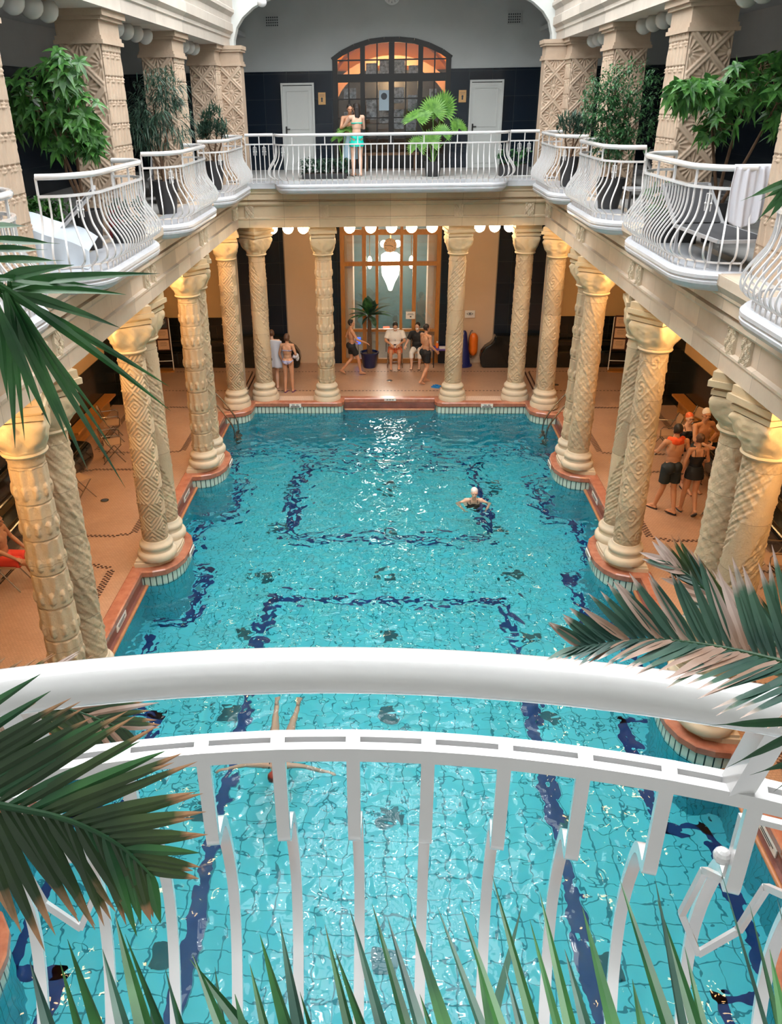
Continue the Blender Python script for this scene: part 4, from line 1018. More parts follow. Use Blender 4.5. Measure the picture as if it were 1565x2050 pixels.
obj('emblem', MB().add([(.085 * math.cos(k * PI / 12), -.008, .10 + .085 * math.sin(k * PI / 12)) for k in range(24)], [tuple(range(24))]), M['ink'], pt)
M['doorw'] = simple('grey_white_door_paint', (.56, .58, .56), .45)
for i, x in enumerate((-2.56, 2.57)):
    d = thing('door_%d' % (i + 1), None, None, (x, 25.13, 5.65)); d['kind'] = 'structure'
    mb = MB(); mb.box((0, 0, 1.06), (.82, .08, 2.12)); obj('door_leaf', mb, M['doorw'], d)
    fr = MB()
    for sx in (-1, 1): fr.box((sx * .43, -.02, 1.08), (.05, .12, 2.18))
    fr.box((0, -.02, 2.165), (.91, .11, .05)); obj('door_frame', fr, M['doorw'], d)
    for z0, h_ in ((1.52, .95), (.5, .75)):
        for a, b in (((-.3, z0 - h_ / 2), (.3, z0 - h_ / 2)), ((-.3, z0 + h_ / 2), (.3, z0 + h_ / 2)), ((-.3, z0 - h_ / 2), (-.3, z0 + h_ / 2)), ((.3, z0 - h_ / 2), (.3, z0 + h_ / 2))):
            obj('door_moulding', MB().bar((a[0], -.045, a[1]), (b[0], -.045, b[1]), .025, .015), M['doorw'], d)
    obj('door_handle', MB().box((-.34 if x > 0 else -.34, -.06, 1.02), (.04, .03, .2)).bar((-.34, -.08, 1.05), (-.24, -.08, 1.05), .02), M['iron'], d)
for x, lb in ((-1.90, 'square orange notice plate on the navy tiles beside the left upper door'), (1.93, 'square orange notice plate on the navy tiles, partly behind the fan palm leaf')):
    t = thing('notice_plate', lb, 'sign', (x, 25.15, 7.45))
    obj('plate', MB().box((0, 0, 0), (.20, .02, .30)), M['brass'], t)
    obj('symbol', MB().box((0, -.015, -.04), (.04, .01, .09)).ell((0, -.015, .0), (.028, .008, .028)), M['ink'], t)
    obj('lettering', MB().box((0, -.015, .09), (.14, .006, .015)).box((0, -.015, .055), (.12, .006, .012)), M['ink2'], t)
for x, z, lb in ((-3.17, 9.30, 'left'), (3.2, 9.26, 'right')):
    t = thing('air_vent', 'square perforated vent in the grey wall near the arch, %s one' % lb, 'vent', (x, 25.17, z))
    obj('frame', MB().box((0, 0, 0), (.36, .03, .27)), M['greyplaster'], t)
    g_ = MB()
    for i in range(6):
        for j in range(4): g_.box((-.14 + i * .056, -.017, -.09 + j * .06), (.034, .01, .036))
    obj('grille', g_, M['ink'], t)
t = thing('security_light', 'small white dome camera fixed at the top left of the arch', 'camera', (-2.95, 21.9, 9.42))
obj('body', MB().ell((0, -.12, 0), (.11, .16, .09)), M['plastic_white'], t, True); obj('arm', MB().tube([(-.05, 0, .12), (0, -.1, .05)], .02, 8), M['plastic_white'], t)
t = thing('security_light', 'small white fixture at the top right of the arch', 'camera', (2.95, 21.9, 9.62))
obj('body', MB().ell((0, -.12, 0), (.11, .16, .07)), M['plastic_white'], t, True); obj('arm', MB().tube([(.05, 0, .1), (0, -.1, .05)], .02, 8), M['plastic_white'], t)
# ------------------------------------------------------------------ signs round the pool
def plate(name, label, c, w_, h_, nx, lines, cat='sign', mat='sign', ink='ink'):
    """a plate at c facing direction nx (unit xy), with strokes"""
    a = math.atan2(nx[1], nx[0]) + PI / 2
    t = thing(name, label, cat, c, a)
    obj('plate', MB().box((0, 0, 0), (w_, .015, h_)), M[mat], t)
    mb = MB()
    for (x0, x1, z, hh) in lines: mb.box(((x0 + x1) / 2, -.010, z), (x1 - x0, .004, hh))
    obj('lettering', mb, M[ink], t); return t
two = [(-.09, -.01, .022, .018), (.02, .09, .022, .018), (-.12, .12, -.015, .012), (-.13, .11, -.035, .012)]
one = [(-.10, -.05, 0, .02), (-.03, .03, 0, .02), (.05, .10, 0, .02)]
plate('depth_sign', 'small white plate with dark strokes on the pool rim below the bikini woman', (-2.55, 21.20, -.02), .32, .11, (0, -1), two)
plate('depth_sign', 'small white plate with dark strokes on the pool rim below the orange float', (2.62, 21.20, -.02), .32, .11, (0, -1), two)
plate('depth_sign', 'small white plate on the middle of the far pool edge', (.02, 21.585, .02), .32, .07, (0, -1), one)
for sx, side in ((-1, 'left'), (1, 'right')):
    for yv, lb in ((15.75, 'far bay'), (11.0, 'nearer bay'), (6.9, 'nearest bay')):
        plate('depth_sign', 'long white plate on the maroon gutter face, %s side, %s' % (side, lb), (sx * 4.31, yv, -.13), .50, .11, (-sx, 0), [(-.18, .18, .015, .014), (-.15, .12, -.02, .012)])
    for yp, lb in ((17.17, 'farther'), (13.07, 'nearer')):
        plate('depth_sign', 'small white plate on the red rim of the %s %s pier' % (lb, side), (sx * 3.605, yp + .05, -.01), .34, .10, (-sx, 0), [(-.12, .12, .01, .012), (-.10, .08, -.018, .01)])
t = plate('eye_sign', 'white sign with an eye symbol on the peach wall above the orange float', (2.42, 25.17, 1.52), .30, .22, (0, -1), [])
eb = MB()
for s in (1, -1):
    pts = [(x, -.012, s * .035 * math.cos(x / .095 * PI / 2) + .01) for x in np.linspace(-.095, .095, 9)]; eb.tube(pts, .006, 6)
eb.ell((0, -.012, .01), (.024, .006, .024)); obj('eye_symbol', eb, M['ink'], t)
plate('window_notice', 'white paper notice hung on the window frame above the seated staff', (.62, 25.13, 1.50), .28, .22, (0, -1), [(-.08, .08, .05, .012), (-.1, .1, .02, .012), (-.02, .03, -.04, .04)], 'notice', 'sign')
# notice stands
def notice_stand(x, y, rz, label, dark):
    t = thing('notice_stand', label, 'notice stand', (x, y, 0), rz, 'framed notice stands')
    for sx in (-1, 1): obj('post', MB().bar((sx * .42, 0, 0), (sx * .42, .0, 1.62), .025), M['plastic_white'], t)
    obj('shelf_bar', MB().bar((-.42, 0, .32), (.42, 0, .32), .02), M['plastic_white'], t); obj('foot', MB().box((0, 0, .02), (.9, .3, .03)), M['wood'], t)
    obj('board', MB().box((0, -.01, 1.16), (.80, .02, 1.02)), simple('dark_red_board', (.06, .015, .01), .5), t)
    for i in range(3):
        for j in range(2):
            nm = obj('notice_sheet', MB().box((-.2 + .4 * j, -.03, 1.49 - .33 * i), (.33, .01, .28)), M['ink'] if (i, j) == dark else M['paper'], t)
            obj('lettering', MB().box((-.2 + .4 * j, -.037, 1.56 - .33 * i), (.2, .003, .015)).box((-.2 + .4 * j, -.037, 1.52 - .33 * i), (.24, .003, .008)).box((-.2 + .4 * j, -.037, 1.49 - .33 * i), (.22, .003, .008)).box((-.2 + .4 * j, -.037, 1.46 - .33 * i), (.18, .003, .008)), M['sign'] if (i, j) == dark else M['ink2'], nm)
    return t
notice_stand(-7.05, 24.30, .12, 'stand with framed pink notices behind the left columns', (0, 1))
notice_stand(6.95, 24.25, -.12, 'stand with framed pink notices behind the right columns', (1, 1))
# ------------------------------------------------------------------ ladders
def ladder(sx, side):
    t = thing('pool_ladder', 'steel pool ladder with two curved handrails at the far %s corner' % side, 'ladder', (sx * 4.3, 19.85, 0))
    for dy in (-.27, .27):
        P = smoothprof([(.60, .0), (.60, .75), (.50, .95), (.10, .62), (-.22, .18), (-.34, -.1), (-.36, -.5), (-.36, -1.3)], 6)
        obj('handrail', MB().tube([(sx * x, dy, z) for x, z in P], .02, 10), M['steel'], t, True)
    for z in (-.45, -.72, -1.0): obj('step', MB().box((-sx * .36, 0, z), (.09, .52, .03)), M['steel'], t)
    for dy in (-.27, .27): obj('flange', MB().lathe([(.04, 0), (.04, .015), (.02, .03)], 14, (sx * .60, dy, 0)), M['steel'], t, True)
ladder(-1, 'left'); ladder(1, 'right')
for x, y in ((-5.9, 15.2), (-4.6, 22.9), (0, 23.35), (4.75, 22.95), (5.9, 19.2), (-5.9, 19.4)):
    t = thing('floor_drain', 'small round dark drain in the pale mosaic deck', 'drain', (x, y, 0), 0, 'deck drains')
    obj('ring', MB().lathe([(.085, .0), (.085, .008), (.07, .01)], 20), M['steel'], t); obj('grate', MB().lathe([(.068, .009), (.068, .012)], 20), M['ink'], t)
# ------------------------------------------------------------------ chairs
def chair(label, x, y, rz, grp='tan folding chairs', arms=False):
    """faces local +y"""
    t = thing('folding_chair', label, 'chair', (x, y, 0), rz, grp)
    obj('seat', MB().box((0, .02, .45), (.42, .40, .025)), M['plastic_tan'], t)
    bk = MB()
    def fb(u, v):
        X = (u - .5) * .40; z = .62 + .26 * v; c = 1 - max(0, abs(u - .5) * 2 - .7) * .0
        zz = z if v < .99 else z; return (X * (1 - .25 * max(0, v - .6) * 2.0 * (abs(u - .5) * 2) ** 2), -.22 - .05 * v - .03 * (1 - (2 * u - 1) ** 2), zz)
    bk.grid(fb, 9, 7); b_ = obj('backrest', bk, M['plastic_tan'], t, True); so = b_.modifiers.new('s', 'SOLIDIFY'); so.thickness = .015
    for sx in (-1, 1):
        obj('leg', MB().tube([(sx * .23, .24, .0), (sx * .22, -.12, .50), (sx * .21, -.27, .88)], .011, 8), M['steel'], t, True)
        obj('leg', MB().tube([(sx * .20, -.25, .0), (sx * .20, .20, .44)], .011, 8), M['steel'], t, True)
        if arms: obj('armrest', MB().tube([(sx * .22, -.22, .68), (sx * .25, .15, .68), (sx * .25, .2, .62), (sx * .23, .18, .45)], .012, 8), M['steel'], t, True)
    obj('stretcher', MB().tube([(-.2, -.22, .06), (.2, -.22, .06)], .009, 6), M['steel'], t, True)
    return t
chair('tan folding chair by the left wall, the nearer of two', -6.35, 17.35, -1.2, arms=True)
chair('tan folding chair by the left wall, the farther of two', -6.75, 18.6, -1.2, arms=True)
chair('tan folding chair behind the man with the orange towel', 6.35, 18.0, 1.5, arms=True)
chair('tan folding chair by the right wall, behind the man in the white cap', 7.0, 18.35, 1.9, arms=True)
chair('tan chair turned sideways beside the man in the white cap', 6.45, 16.4, 1.2, arms=True)
chair('tan chair partly hidden by the near right column', 6.45, 14.6, 1.9)
chair('tan chair at the right edge, seen beyond the palm leaves', 6.45, 12.2, 1.5, arms=True)
chair('chair with dark legs on the left deck, half hidden by the second column', -6.45, 15.3, -.6)
chair('chair under the seated person at the left edge', -6.45, 11.85, -1.55)
# ------------------------------------------------------------------ things at the far wall
chair('metal chair under the staff member in the white shirt', .16, 24.86, PI, 'staff chairs')
chair('metal chair under the staff member in black', .86, 24.88, PI, 'staff chairs')
t = thing('side_table', 'small table with bottles beside the window frame', 'table', (1.60, 24.82, 0))
obj('tabletop', MB().box((0, 0, .56), (.62, .42, .04)), M['purple_plastic'], t)
for a in (-1, 1):
    for b_ in (-1, 1): obj('leg', MB().bar((a * .26, b_ * .16, 0), (a * .26, b_ * .16, .54), .03), M['iron'], t)
for x, h_, col, lb in ((1.44, .20, 'orange_plastic', 'small reddish spray bottle on the side table'), (1.78, .26, 'plastic_white', 'white pump bottle on the side table')):
    t = thing('bottle', lb, 'bottle', (x, 24.8, .58)); obj('body', MB().lathe([(.04, 0), (.045, .02), (.045, h_ * .6), (.02, h_ * .75), (.018, h_ * .8)], 16), M[col], t, True)
    obj('cap', MB().lathe([(.022, h_ * .8), (.022, h_)], 12), M['plastic_white'], t)
t = thing('tray', 'white and purple tray of papers lying on the side table', 'tray', (1.61, 24.8, .58)); obj('body', MB().box((0, -.05, .02), (.22, .2, .035)), M['plastic_white'], t)
t = thing('blue_cone', 'tall navy blue cone-shaped cover standing against the peach wall', 'cone', (2.24, 24.90, 0))
obj('body', MB().lathe([(.25, .02), (.24, .06), (.09, 1.02), (.055, 1.08)], 28), M['blue_plastic'], t, True); obj('foot', MB().lathe([(.29, 0), (.29, .03), (.2, .04)], 28), M['blue_plastic'], t)
t = thing('rescue_float', 'orange rescue float hanging on the peach wall beside the blue cone', 'float', (2.56, 25.05, .62))
obj('body', MB().tube([(0, 0, z) for z in np.linspace(-.34, .34, 13)], [.06, .11, .13, .135, .14, .135, .14, .135, .14, .135, .13, .11, .06], 18), M['orange_plastic'], t, True)
obj('strap', MB().tube([(.09 * math.cos(a) - .06, .02, .42 * math.sin(a)) for a in np.linspace(PI * .4, PI * 1.6, 14)], .012, 6), M['ink'], t, True)
t = thing('flip_flops', 'pair of blue flip-flops left on the deck by the far pool edge', 'flip-flops', (1.35, 22.75, 0), 1.2)
for dx in (-.07, .07):
    obj('sole', MB().prism([(dx + .045 * math.cos(a), (.13 + .02 * math.sin(a)) * math.sin(a)) for a in np.linspace(0, 2 * PI, 17)[:-1]], .0, .03), M['blue_rubber'], t)
    obj('strap', MB().tube([(dx - .04, -.02, .03), (dx, .07, .05), (dx + .04, -.02, .03)], .01, 6), M['blue_rubber'], t)

for (px, py, y, w_, h_, col, nm, lb, cat) in ((717, 682, 26.2, .16, .22, (.03, .12, 1.0), 'blue_glow_panel', 'small added blue panel for the glow in the tall window behind the striding man', 'screen'), (773, 657, 26.4, .20, .10, (1.0, .12, .05), 'neon_sign', 'small red glowing sign seen through the tall window above the seated staff', 'sign')):  # the blue panel is added to imitate a blue glow in the window
    p = aty(px, py, y); t = thing(nm, lb, cat, p); obj('panel', MB().box((0, 0, 0), (w_, .03, h_)), emis(nm + '_glow', col, 2.0), t); obj('bracket', MB().tube([(0, .03, 0), (0, .03, -p.z + .01)], .015, 6), M['iron'], t)
# ------------------------------------------------------------------ plants
R_ = random.random
def rv(a, b): return a + (b - a) * R_()
def leaf(mb, p, d, up, L, W, droop=.2, seg=5, fold=.25, prof=None, uvo=False, mi=0):
    """one folded leaf blade from p along d"""
    d = V(d).normalized(); up = V(up); side = d.cross(up)
    if side.length < 1e-4: side = V((1, 0, 0))
    side.normalize(); n = side.cross(d).normalized(); vs = []; uv = []
    prof = prof or (lambda t: math.sin(min(1, t * 1.15 + .02) * PI) ** .8 if t < .85 else (1 - t) / .15 * math.sin((.85 * 1.15 + .02) * PI) ** .8)
    for i in range(seg + 1):
        t = i / seg; c = V(p) + d * (L * t) - V((0, 0, 1)) * (droop * L * t * t); w_ = W / 2 * max(.02, prof(t))
        vs += [c - side * w_ + n * (w_ * fold), c, c + side * w_ + n * (w_ * fold)]; uv += [(0, t), (.5, t), (1, t)]
    fs = []
    for i in range(seg):
        a = 3 * i; fs += [(a, a + 1, a + 4, a + 3), (a + 1, a + 2, a + 5, a + 4)]
    if mb.uv is None: mb.uv = []
    mb.uv += uv; mb.add(vs, fs, mi)
def rdir(zmin=-1, zmax=1):
    a = rv(0, 2 * PI); z = rv(zmin, zmax); r = math.sqrt(max(0, 1 - z * z)); return V((r * math.cos(a), r * math.sin(a), z))
def blob(c, r, n, shell=.55):
    res = []
    for _ in range(n):
        d = rdir(); t = rv(shell, 1) ; res.append((V((c[0] + d.x * r[0] * t, c[1] + d.y * r[1] * t, c[2] + d.z * r[2] * t)), d))
    return res
def tree(label, cat, base, blobs, n, kind, mat, trunk=True, pot=('pot_dark', .2, .5), name='potted_tree', grp=None, stems=3, tall=None):
    """base: (x,y,z) foot; blobs: crown ellipsoids in world space"""
    b0 = V(base); t = thing(name, label, cat, base, 0, grp)
    pr, ph = pot[1], pot[2]
    obj('pot', MB().lathe([(pr * .68, 0), (pr * .9, ph * .6), (pr, ph * .97), (pr, ph), (pr * .88, ph), (pr * .86, ph * .93)], 24), M[pot[0]], t, True)
    obj('soil', MB().lathe([(pr * .87, ph * .92), (pr * .4, ph * .945)], 18), M['soil'], t)
    if trunk:
        mb = MB()
        for k in range(stems):
            c, r = blobs[k % len(blobs)]; top = V(c) - b0 + V((rv(-.1, .1), rv(-.1, .1), 0)); m1 = V((rv(-.05, .05), rv(-.05, .05), ph)); mid = m1.lerp(top, .5) + V((rv(-.06, .06), rv(-.06, .06), 0))
            mb.tube([V((m1.x * .5, m1.y * .5, ph * .9)), m1.lerp(mid, .5), mid, mid.lerp(top, .6), top], [.024, .021, .018, .014, .008], 7)
        obj('trunk', mb, M['bark'], t, True)
    mb = MB(); per = max(1, n // len(blobs)); tw = MB()
    for c, r in blobs:
        for p, d in blob(c, r, per):
            q = p - b0; out = (d + V((0, 0, .35))).normalized()
            if kind == 'palmate':
                ax = (out + rdir() * .5).normalized(); s1 = ax.orthogonal().normalized(); s2 = ax.cross(s1); k = random.choice((5, 6, 7)); L = rv(.13, .22)
                for j in range(k):
                    a = 2 * PI * j / k + rv(-.2, .2); dd = (s1 * math.cos(a) + s2 * math.sin(a)) * 1 + ax * .25
                    leaf(mb, q, dd, ax, L * rv(.8, 1.1), L * .38, rv(.25, .6), 4, .25)
                tw.tube([q, q - ax * .12 - d * .06], .004, 4)
            elif kind == 'narrow':
                ax = (out + rdir() * .6).normalized()
                for j in range(6):
                    dd = (ax + rdir() * .9).normalized(); leaf(mb, q + ax * .03 * j, dd, V((0, 0, 1)), rv(.14, .24), .020, rv(.3, .7), 4, .15)
            elif kind == 'small':
                ax = (out + rdir() * .7).normalized()
                for j in range(6):
                    dd = (ax * .6 + rdir()).normalized(); leaf(mb, q + ax * .028 * j, dd, V((0, 0, 1)), rv(.05, .08), .032, rv(.1, .5), 3, .2)
            elif kind == 'broad':
                ax = (out + rdir() * .6).normalized()
                for j in range(3):
                    dd = (ax + rdir() * .8).normalized(); leaf(mb, q, dd, V((0, 0, 1)), rv(.09, .14), .055, rv(.2, .6), 4, .2)
            elif kind == 'spiky':
                for j in range(5):
                    dd = (V((0, 0, 1)) * .8 + rdir() * .9).normalized(); leaf(mb, q, dd, V((0, 0, 1)), rv(.14, .24), .03, rv(0, .3), 4, .3)
    m_ = mb.mesh('foliage', False); link('foliage', m_, mat if isinstance(mat, list) else M[mat], t)
    if tw.v: obj('twigs', tw, M['bark'], t)
    return t
G = 5.652
tree('tall potted tree with hand-shaped bright green leaves before the first left pillar', 'potted tree', (-4.0, 11.35, G), [((-4.25, 11.2, 7.5), (.42, .4, .35)), ((-4.05, 11.2, 7.1), (.38, .3, .3)), ((-3.98, 11.1, 7.75), (.3, .25, .28)), ((-4.55, 11.2, 7.35), (.25, .3, .4)), ((-3.75, 11.1, 7.2), (.2, .2, .4))], 165, 'palmate', 'leaf_bright')
tree('potted tree with large hand-shaped green leaves behind the hanging white towel', 'potted tree', (4.25, 11.5, G), [((4.25, 11.2, 7.5), (.35, .3, .25)), ((3.75, 11.2, 7.42), (.40, .3, .17)), ((4.6, 11.2, 7.3), (.3, .3, .38)), ((3.95, 11.2, 7.1), (.25, .25, .22)), ((3.45, 11.0, 7.45), (.18, .2, .12)), ((4.5, 11.5, 7.7), (.3, .3, .15))], 135, 'palmate', 'leaf_bright')
tree('potted shrub with narrow grey-green leaves behind the middle left railing', 'potted tree', (-3.90, 15.15, G), [((-3.98, 15.2, 7.38), (.36, .4, .34)), ((-3.72, 15.2, 7.15), (.3, .3, .42)), ((-4.2, 15.2, 7.05), (.22, .3, .3)), ((-3.78, 15.2, 7.62), (.24, .25, .18))], 330, 'narrow', 'leaf_dark', pot=('pot_dark', .22, .55))
tree('dense bushy potted tree of small dark green leaves behind the middle right railing', 'potted tree', (3.75, 15.2, G), [((3.85, 15.2, 7.45), (.5, .4, .42)), ((3.62, 15.2, 7.15), (.42, .4, .4)), ((4.05, 15.2, 6.95), (.4, .35, .4)), ((3.45, 15.2, 7.35), (.24, .3, .35)), ((3.65, 15.1, 6.75), (.32, .3, .28))], 820, 'small', 'leaf_mid', pot=('pot_dark', .24, .5))
tree('small dark potted plant with upright clustered leaves before the far left corner pillar', 'potted plant', (-3.85, 19.35, G), [((-3.75, 19.3, 7.05), (.16, .2, .3)), ((-3.95, 19.3, 6.95), (.13, .2, .28)), ((-3.62, 19.3, 6.85), (.14, .2, .2)), ((-4.05, 19.3, 6.8), (.12, .2, .15))], 150, 'spiky', 'leaf_dark', pot=('pot_dark', .2, .6), name='potted_plant')
tree('small dark spiky potted plant before the far right corner pillar', 'potted plant', (3.8, 19.2, G), [((3.72, 19.2, 6.85), (.26, .2, .22)), ((4.0, 19.2, 6.8), (.2, .2, .22))], 110, 'spiky', 'leaf_dark', pot=('pot_dark', .2, .6), name='potted_plant')
def planter(label, c, d, n, kind, mat):
    t = thing('planter_box', label, 'planter', c, 0, 'low planter boxes')
    obj('box', MB().box((0, 0, d[2] / 2), d), M['pot_dark'], t); obj('soil', MB().box((0, 0, d[2] + .004), (d[0] * .92, d[1] * .92, .02)), M['soil'], t)
    mb = MB()
    for _ in range(n):
        p = V((rv(-.5, .5) * d[0] * 1.1, rv(-.5, .5) * d[1] * 1.0, d[2] + rv(0, .34)))
        for j in range(4): leaf(mb, p, (rdir() + V((0, 0, .5))).normalized(), V((0, 0, 1)), rv(.08, .14), .055, rv(.2, .6), 4, .2)
    obj('foliage', mb, M[mat], t); return t
planter('low dark planter of glossy green leaves behind the sheet-covered lounger', (-4.55, 11.2, G), (.62, .3, .3), 120, 'broad', 'leaf_bright')
planter('low dark planter of glossy green leaves under the tree by the hanging towel', (3.70, 11.55, G), (.6, .35, .35), 150, 'broad', 'leaf_bright')
planter('low dark planter of variegated leaves at the left balcony by the sheeted lounger', (-3.62, 11.85, G), (.4, .24, .22), 60, 'broad', 'leaf_dark')
planter('low planter with dark leaves behind the right end of the far railing', (3.05, 22.3, G), (.7, .3, .25), 60, 'broad', 'leaf_mid')
planter('low planter with wide dark leaves behind the far railing, left of the couple', (-1.65, 22.1, G), (1.1, .35, .12), 150, 'broad', 'leaf_dark')
# fan palms at the far gallery
def fan_palm(label, base, leaves, ph=.35):
    t = thing('fan_palm', label, 'potted palm', base, 0, 'fan palms of the far gallery'); b0 = V(base)
    obj('pot', MB().lathe([(.17, 0), (.2, ph * .6), (.22, ph), (.19, ph), (.18, ph * .9)], 20), M['pot_dark'], t, True)
    for (c, nrm, R) in leaves:
        q = V(c) - b0; nrm = V(nrm).normalized(); s1 = nrm.cross(V((0, 0, 1))).normalized(); s2 = s1.cross(nrm); mb = MB()
        f = obj('petiole', MB().tube([V((0, 0, ph * .8)), V((q.x * .25, q.y * .25, q.z * .6)), q], [.014, .012, .008], 7), M['leaf_fan'], t, True)
        for j in range(26):
            a = -PI * .72 + PI * 1.44 * j / 25; dd = s2 * math.cos(a) + s1 * math.sin(a); leaf(mb, q, dd + nrm * .08, nrm, R * (.72 + .28 * math.cos(a * .5)) * rv(.93, 1.03), R * .17, .12, 5, .35, prof=lambda t_: .25 + 1.6 * t_ if t_ < .45 else max(0, 1.0 - ((t_ - .45) / .55) ** 1.6))
        obj('fan_leaf', mb, M['leaf_fan'], t)
    return t
fan_palm('large bright fan palm behind the right half of the far railing', (1.05, 22.35, G), [((1.02, 22.35, 7.13), (.1, -1, .2), .42), ((1.28, 22.5, 7.18), (-.6, -.7, .1), .5), ((.62, 22.2, 6.98), (-.3, -.6, .9), .45), ((1.25, 22.2, 6.62), (.2, -1, .35), .30), ((1.65, 22.3, 6.75), (.5, -.7, .5), .32), ((.95, 22.1, 6.45), (-.1, -1, .1), .34), ((.65, 22.2, 6.35), (-.4, -.9, .1), .32)])
fan_palm('smaller fan palm leaf reaching out behind the couple', (-1.25, 22.75, G), [((-1.1, 22.7, 6.72), (-.1, -.5, .9), .32), ((-1.35, 22.8, 6.55), (-.5, -.6, .6), .25)])
# banana-leaved palm in the blue pot below
def pot_palm():
    t = thing('potted_palm', 'broad-leaved palm in a cobalt blue pot before the tall window', 'potted palm', (-.62, 24.75, 0))
    obj('pot', MB().lathe([(.19, 0), (.21, .05), (.265, .40), (.29, .44), (.29, .48), (.25, .48), (.24, .42)], 28), M['pot_blue'], t, True)
    obj('soil', MB().lathe([(.245, .42), (.1, .43)], 18), M['soil'], t)
    mb = MB()
    for dx in (-.035, .035, 0): mb.tube([(dx, 0, .40), (dx * .8, .01, 1.0), (dx * .5, 0, 1.65)], [.045, .036, .03], 8)
    obj('trunk', mb, M['bark'], t, True)
    lf = [((-.15, -.2, 1), .6, .2), ((.4, -.35, .8), .55, .18), ((-.9, -.2, .35), .5, .15), ((.9, -.1, .4), .52, .15), ((-.05, -.1, 1), .62, .22), ((.25, -.1, .95), .5, .17), ((.75, -.05, .62), .62, .17), ((-.5, -.3, .8), .55, .19), ((-.8, .05, .5), .55, .16), ((.85, -.3, .28), .55, .14), ((-.75, -.3, .15), .5, .13), ((.5, -.6, .5), .5, .16), ((-.4, -.7, .3), .5, .15), ((.2, .7, .7), .5, .16), ((-.3, .7, .6), .5, .16), ((.3, -.8, -.1), .45, .13), ((-.2, .2, -.2), .3, .1)]
    for d, L, W in lf:
        mb = MB(); leaf(mb, (0, 0, 1.58), d, (0, 0, 1) if abs(d[2]) < .9 else (0, -1, .2), L * 1.55, W * 1.45, .30, 9, .3); obj('leaf_blade', mb, M['leaf_dark'] if R_() < .5 else M['leaf_mid'], t)
pot_palm()
# ------------------------------------------------------------------ palm fronds close to the camera
def frond(t, base, pts, side_dirs, n, L, W, mats, droop=.1, ang=.75, start=.04, root=None, jitter=.08, fold=.45, lenprof=None, gap=0.0, shrink=True):
    """pinnate frond along a rachis through world points; leaflets leave both sides"""
    b0 = V(base); P = [V(p) for p in smoothprof3([tuple(V(p) - b0) for p in pts], 10)]
    obj('rachis', MB().tube(P, [.0048 * (1 - .8 * i / (len(P) - 1)) for i in range(len(P))], 8), M['leaf_mid'] if root is None else M[root], t, True)
    cum = [0]
    for a, b in zip(P[:-1], P[1:]): cum.append(cum[-1] + (b - a).length)
    def at(s):
        s *= cum[-1]; j = 0
        while j < len(P) - 2 and cum[j + 1] < s: j += 1
        k = (s - cum[j]) / max(1e-9, cum[j + 1] - cum[j]); return P[j].lerp(P[j + 1], k), (P[j + 1] - P[j]).normalized()
    mbs = {m: MB() for m in set(mats)}
    for sd in (0, 1):
        for i in range(n):
            s = start + (1 - start) * (i + .5 * sd) / n; p, d = at(min(.999, s)); o = V(side_dirs[sd]).normalized(); o = (o - d * o.dot(d)).normalized()
            a = ang * (1 - .45 * s) + rv(-jitter, jitter); dd = d * math.cos(a) + o * math.sin(a); dd = (dd + rdir() * jitter * .5).normalized()
            ln = L * ((lenprof(s) if lenprof else (math.sin(PI * min(1, .16 + .80 * s)) ** .55)) * rv(.88, 1.08)); nrm = d.cross(o) * (1 if sd else -1)
            m = random.choice(mats)
            leaf(mbs[m], p, dd, nrm, ln, W * rv(.85, 1.1), droop * rv(.6, 1.4), 7, fold, prof=lambda q: min(1, .35 + q * 3.2) * (1 - q ** 3.0) if q < .98 else .02)
    for m, mb in mbs.items():
        if mb.v: obj('leaflets', mb, M[m], t)
def smoothprof3(P, k=8):
    P = [V(p) for p in P]; out = []
    for i in range(len(P) - 1):
        p0, p1, p2, p3 = P[max(0, i - 1)], P[i], P[i + 1], P[min(len(P) - 1, i + 2)]
        for j in range(k):
            t = j / k; out.append(.5 * ((2 * p1) + (p2 - p0) * t + (2 * p0 - 5 * p1 + 4 * p2 - p3) * t * t + (3 * p1 - p0 - 3 * p2 + p3) * t ** 3))
    return out + [P[-1]]
toC = -CF
# left frond over the handrail
t = thing('palm_frond', 'large green palm frond with browned tips crossing the handrail at the lower left', 'palm frond', atd(-260, 1560, .74))
b = t.location
frond(t, b, [atd(-260, 1560, .74), atd(-120, 1590, .76), (atd(0, 1612, .78)), atd(130, 1640, .80), atd(235, 1690, .82), atd(305, 1755, .84)], [CU, -CU - CR * .1], 27, .125, .0122, ['frond', 'frond', 'frond_green'], droop=.0, ang=.86, start=.02, lenprof=lambda s: .34 + .85 * math.sin(PI * (1 - s) * .62) ** .9 if s > .3 else 1.1)
t = thing('palm_frond', 'smaller palm frond with frayed brown tips behind the handrail at the left', 'palm frond', atd(-160, 1425, 1.55))
frond(t, t.location, [atd(-160, 1425, 1.55), atd(0, 1412, 1.56), atd(120, 1415, 1.57), atd(255, 1462, 1.58)], [CU, -CU], 22, .15, .013, ['frond', 'frond_dry', 'frond'], droop=.02, ang=.75)
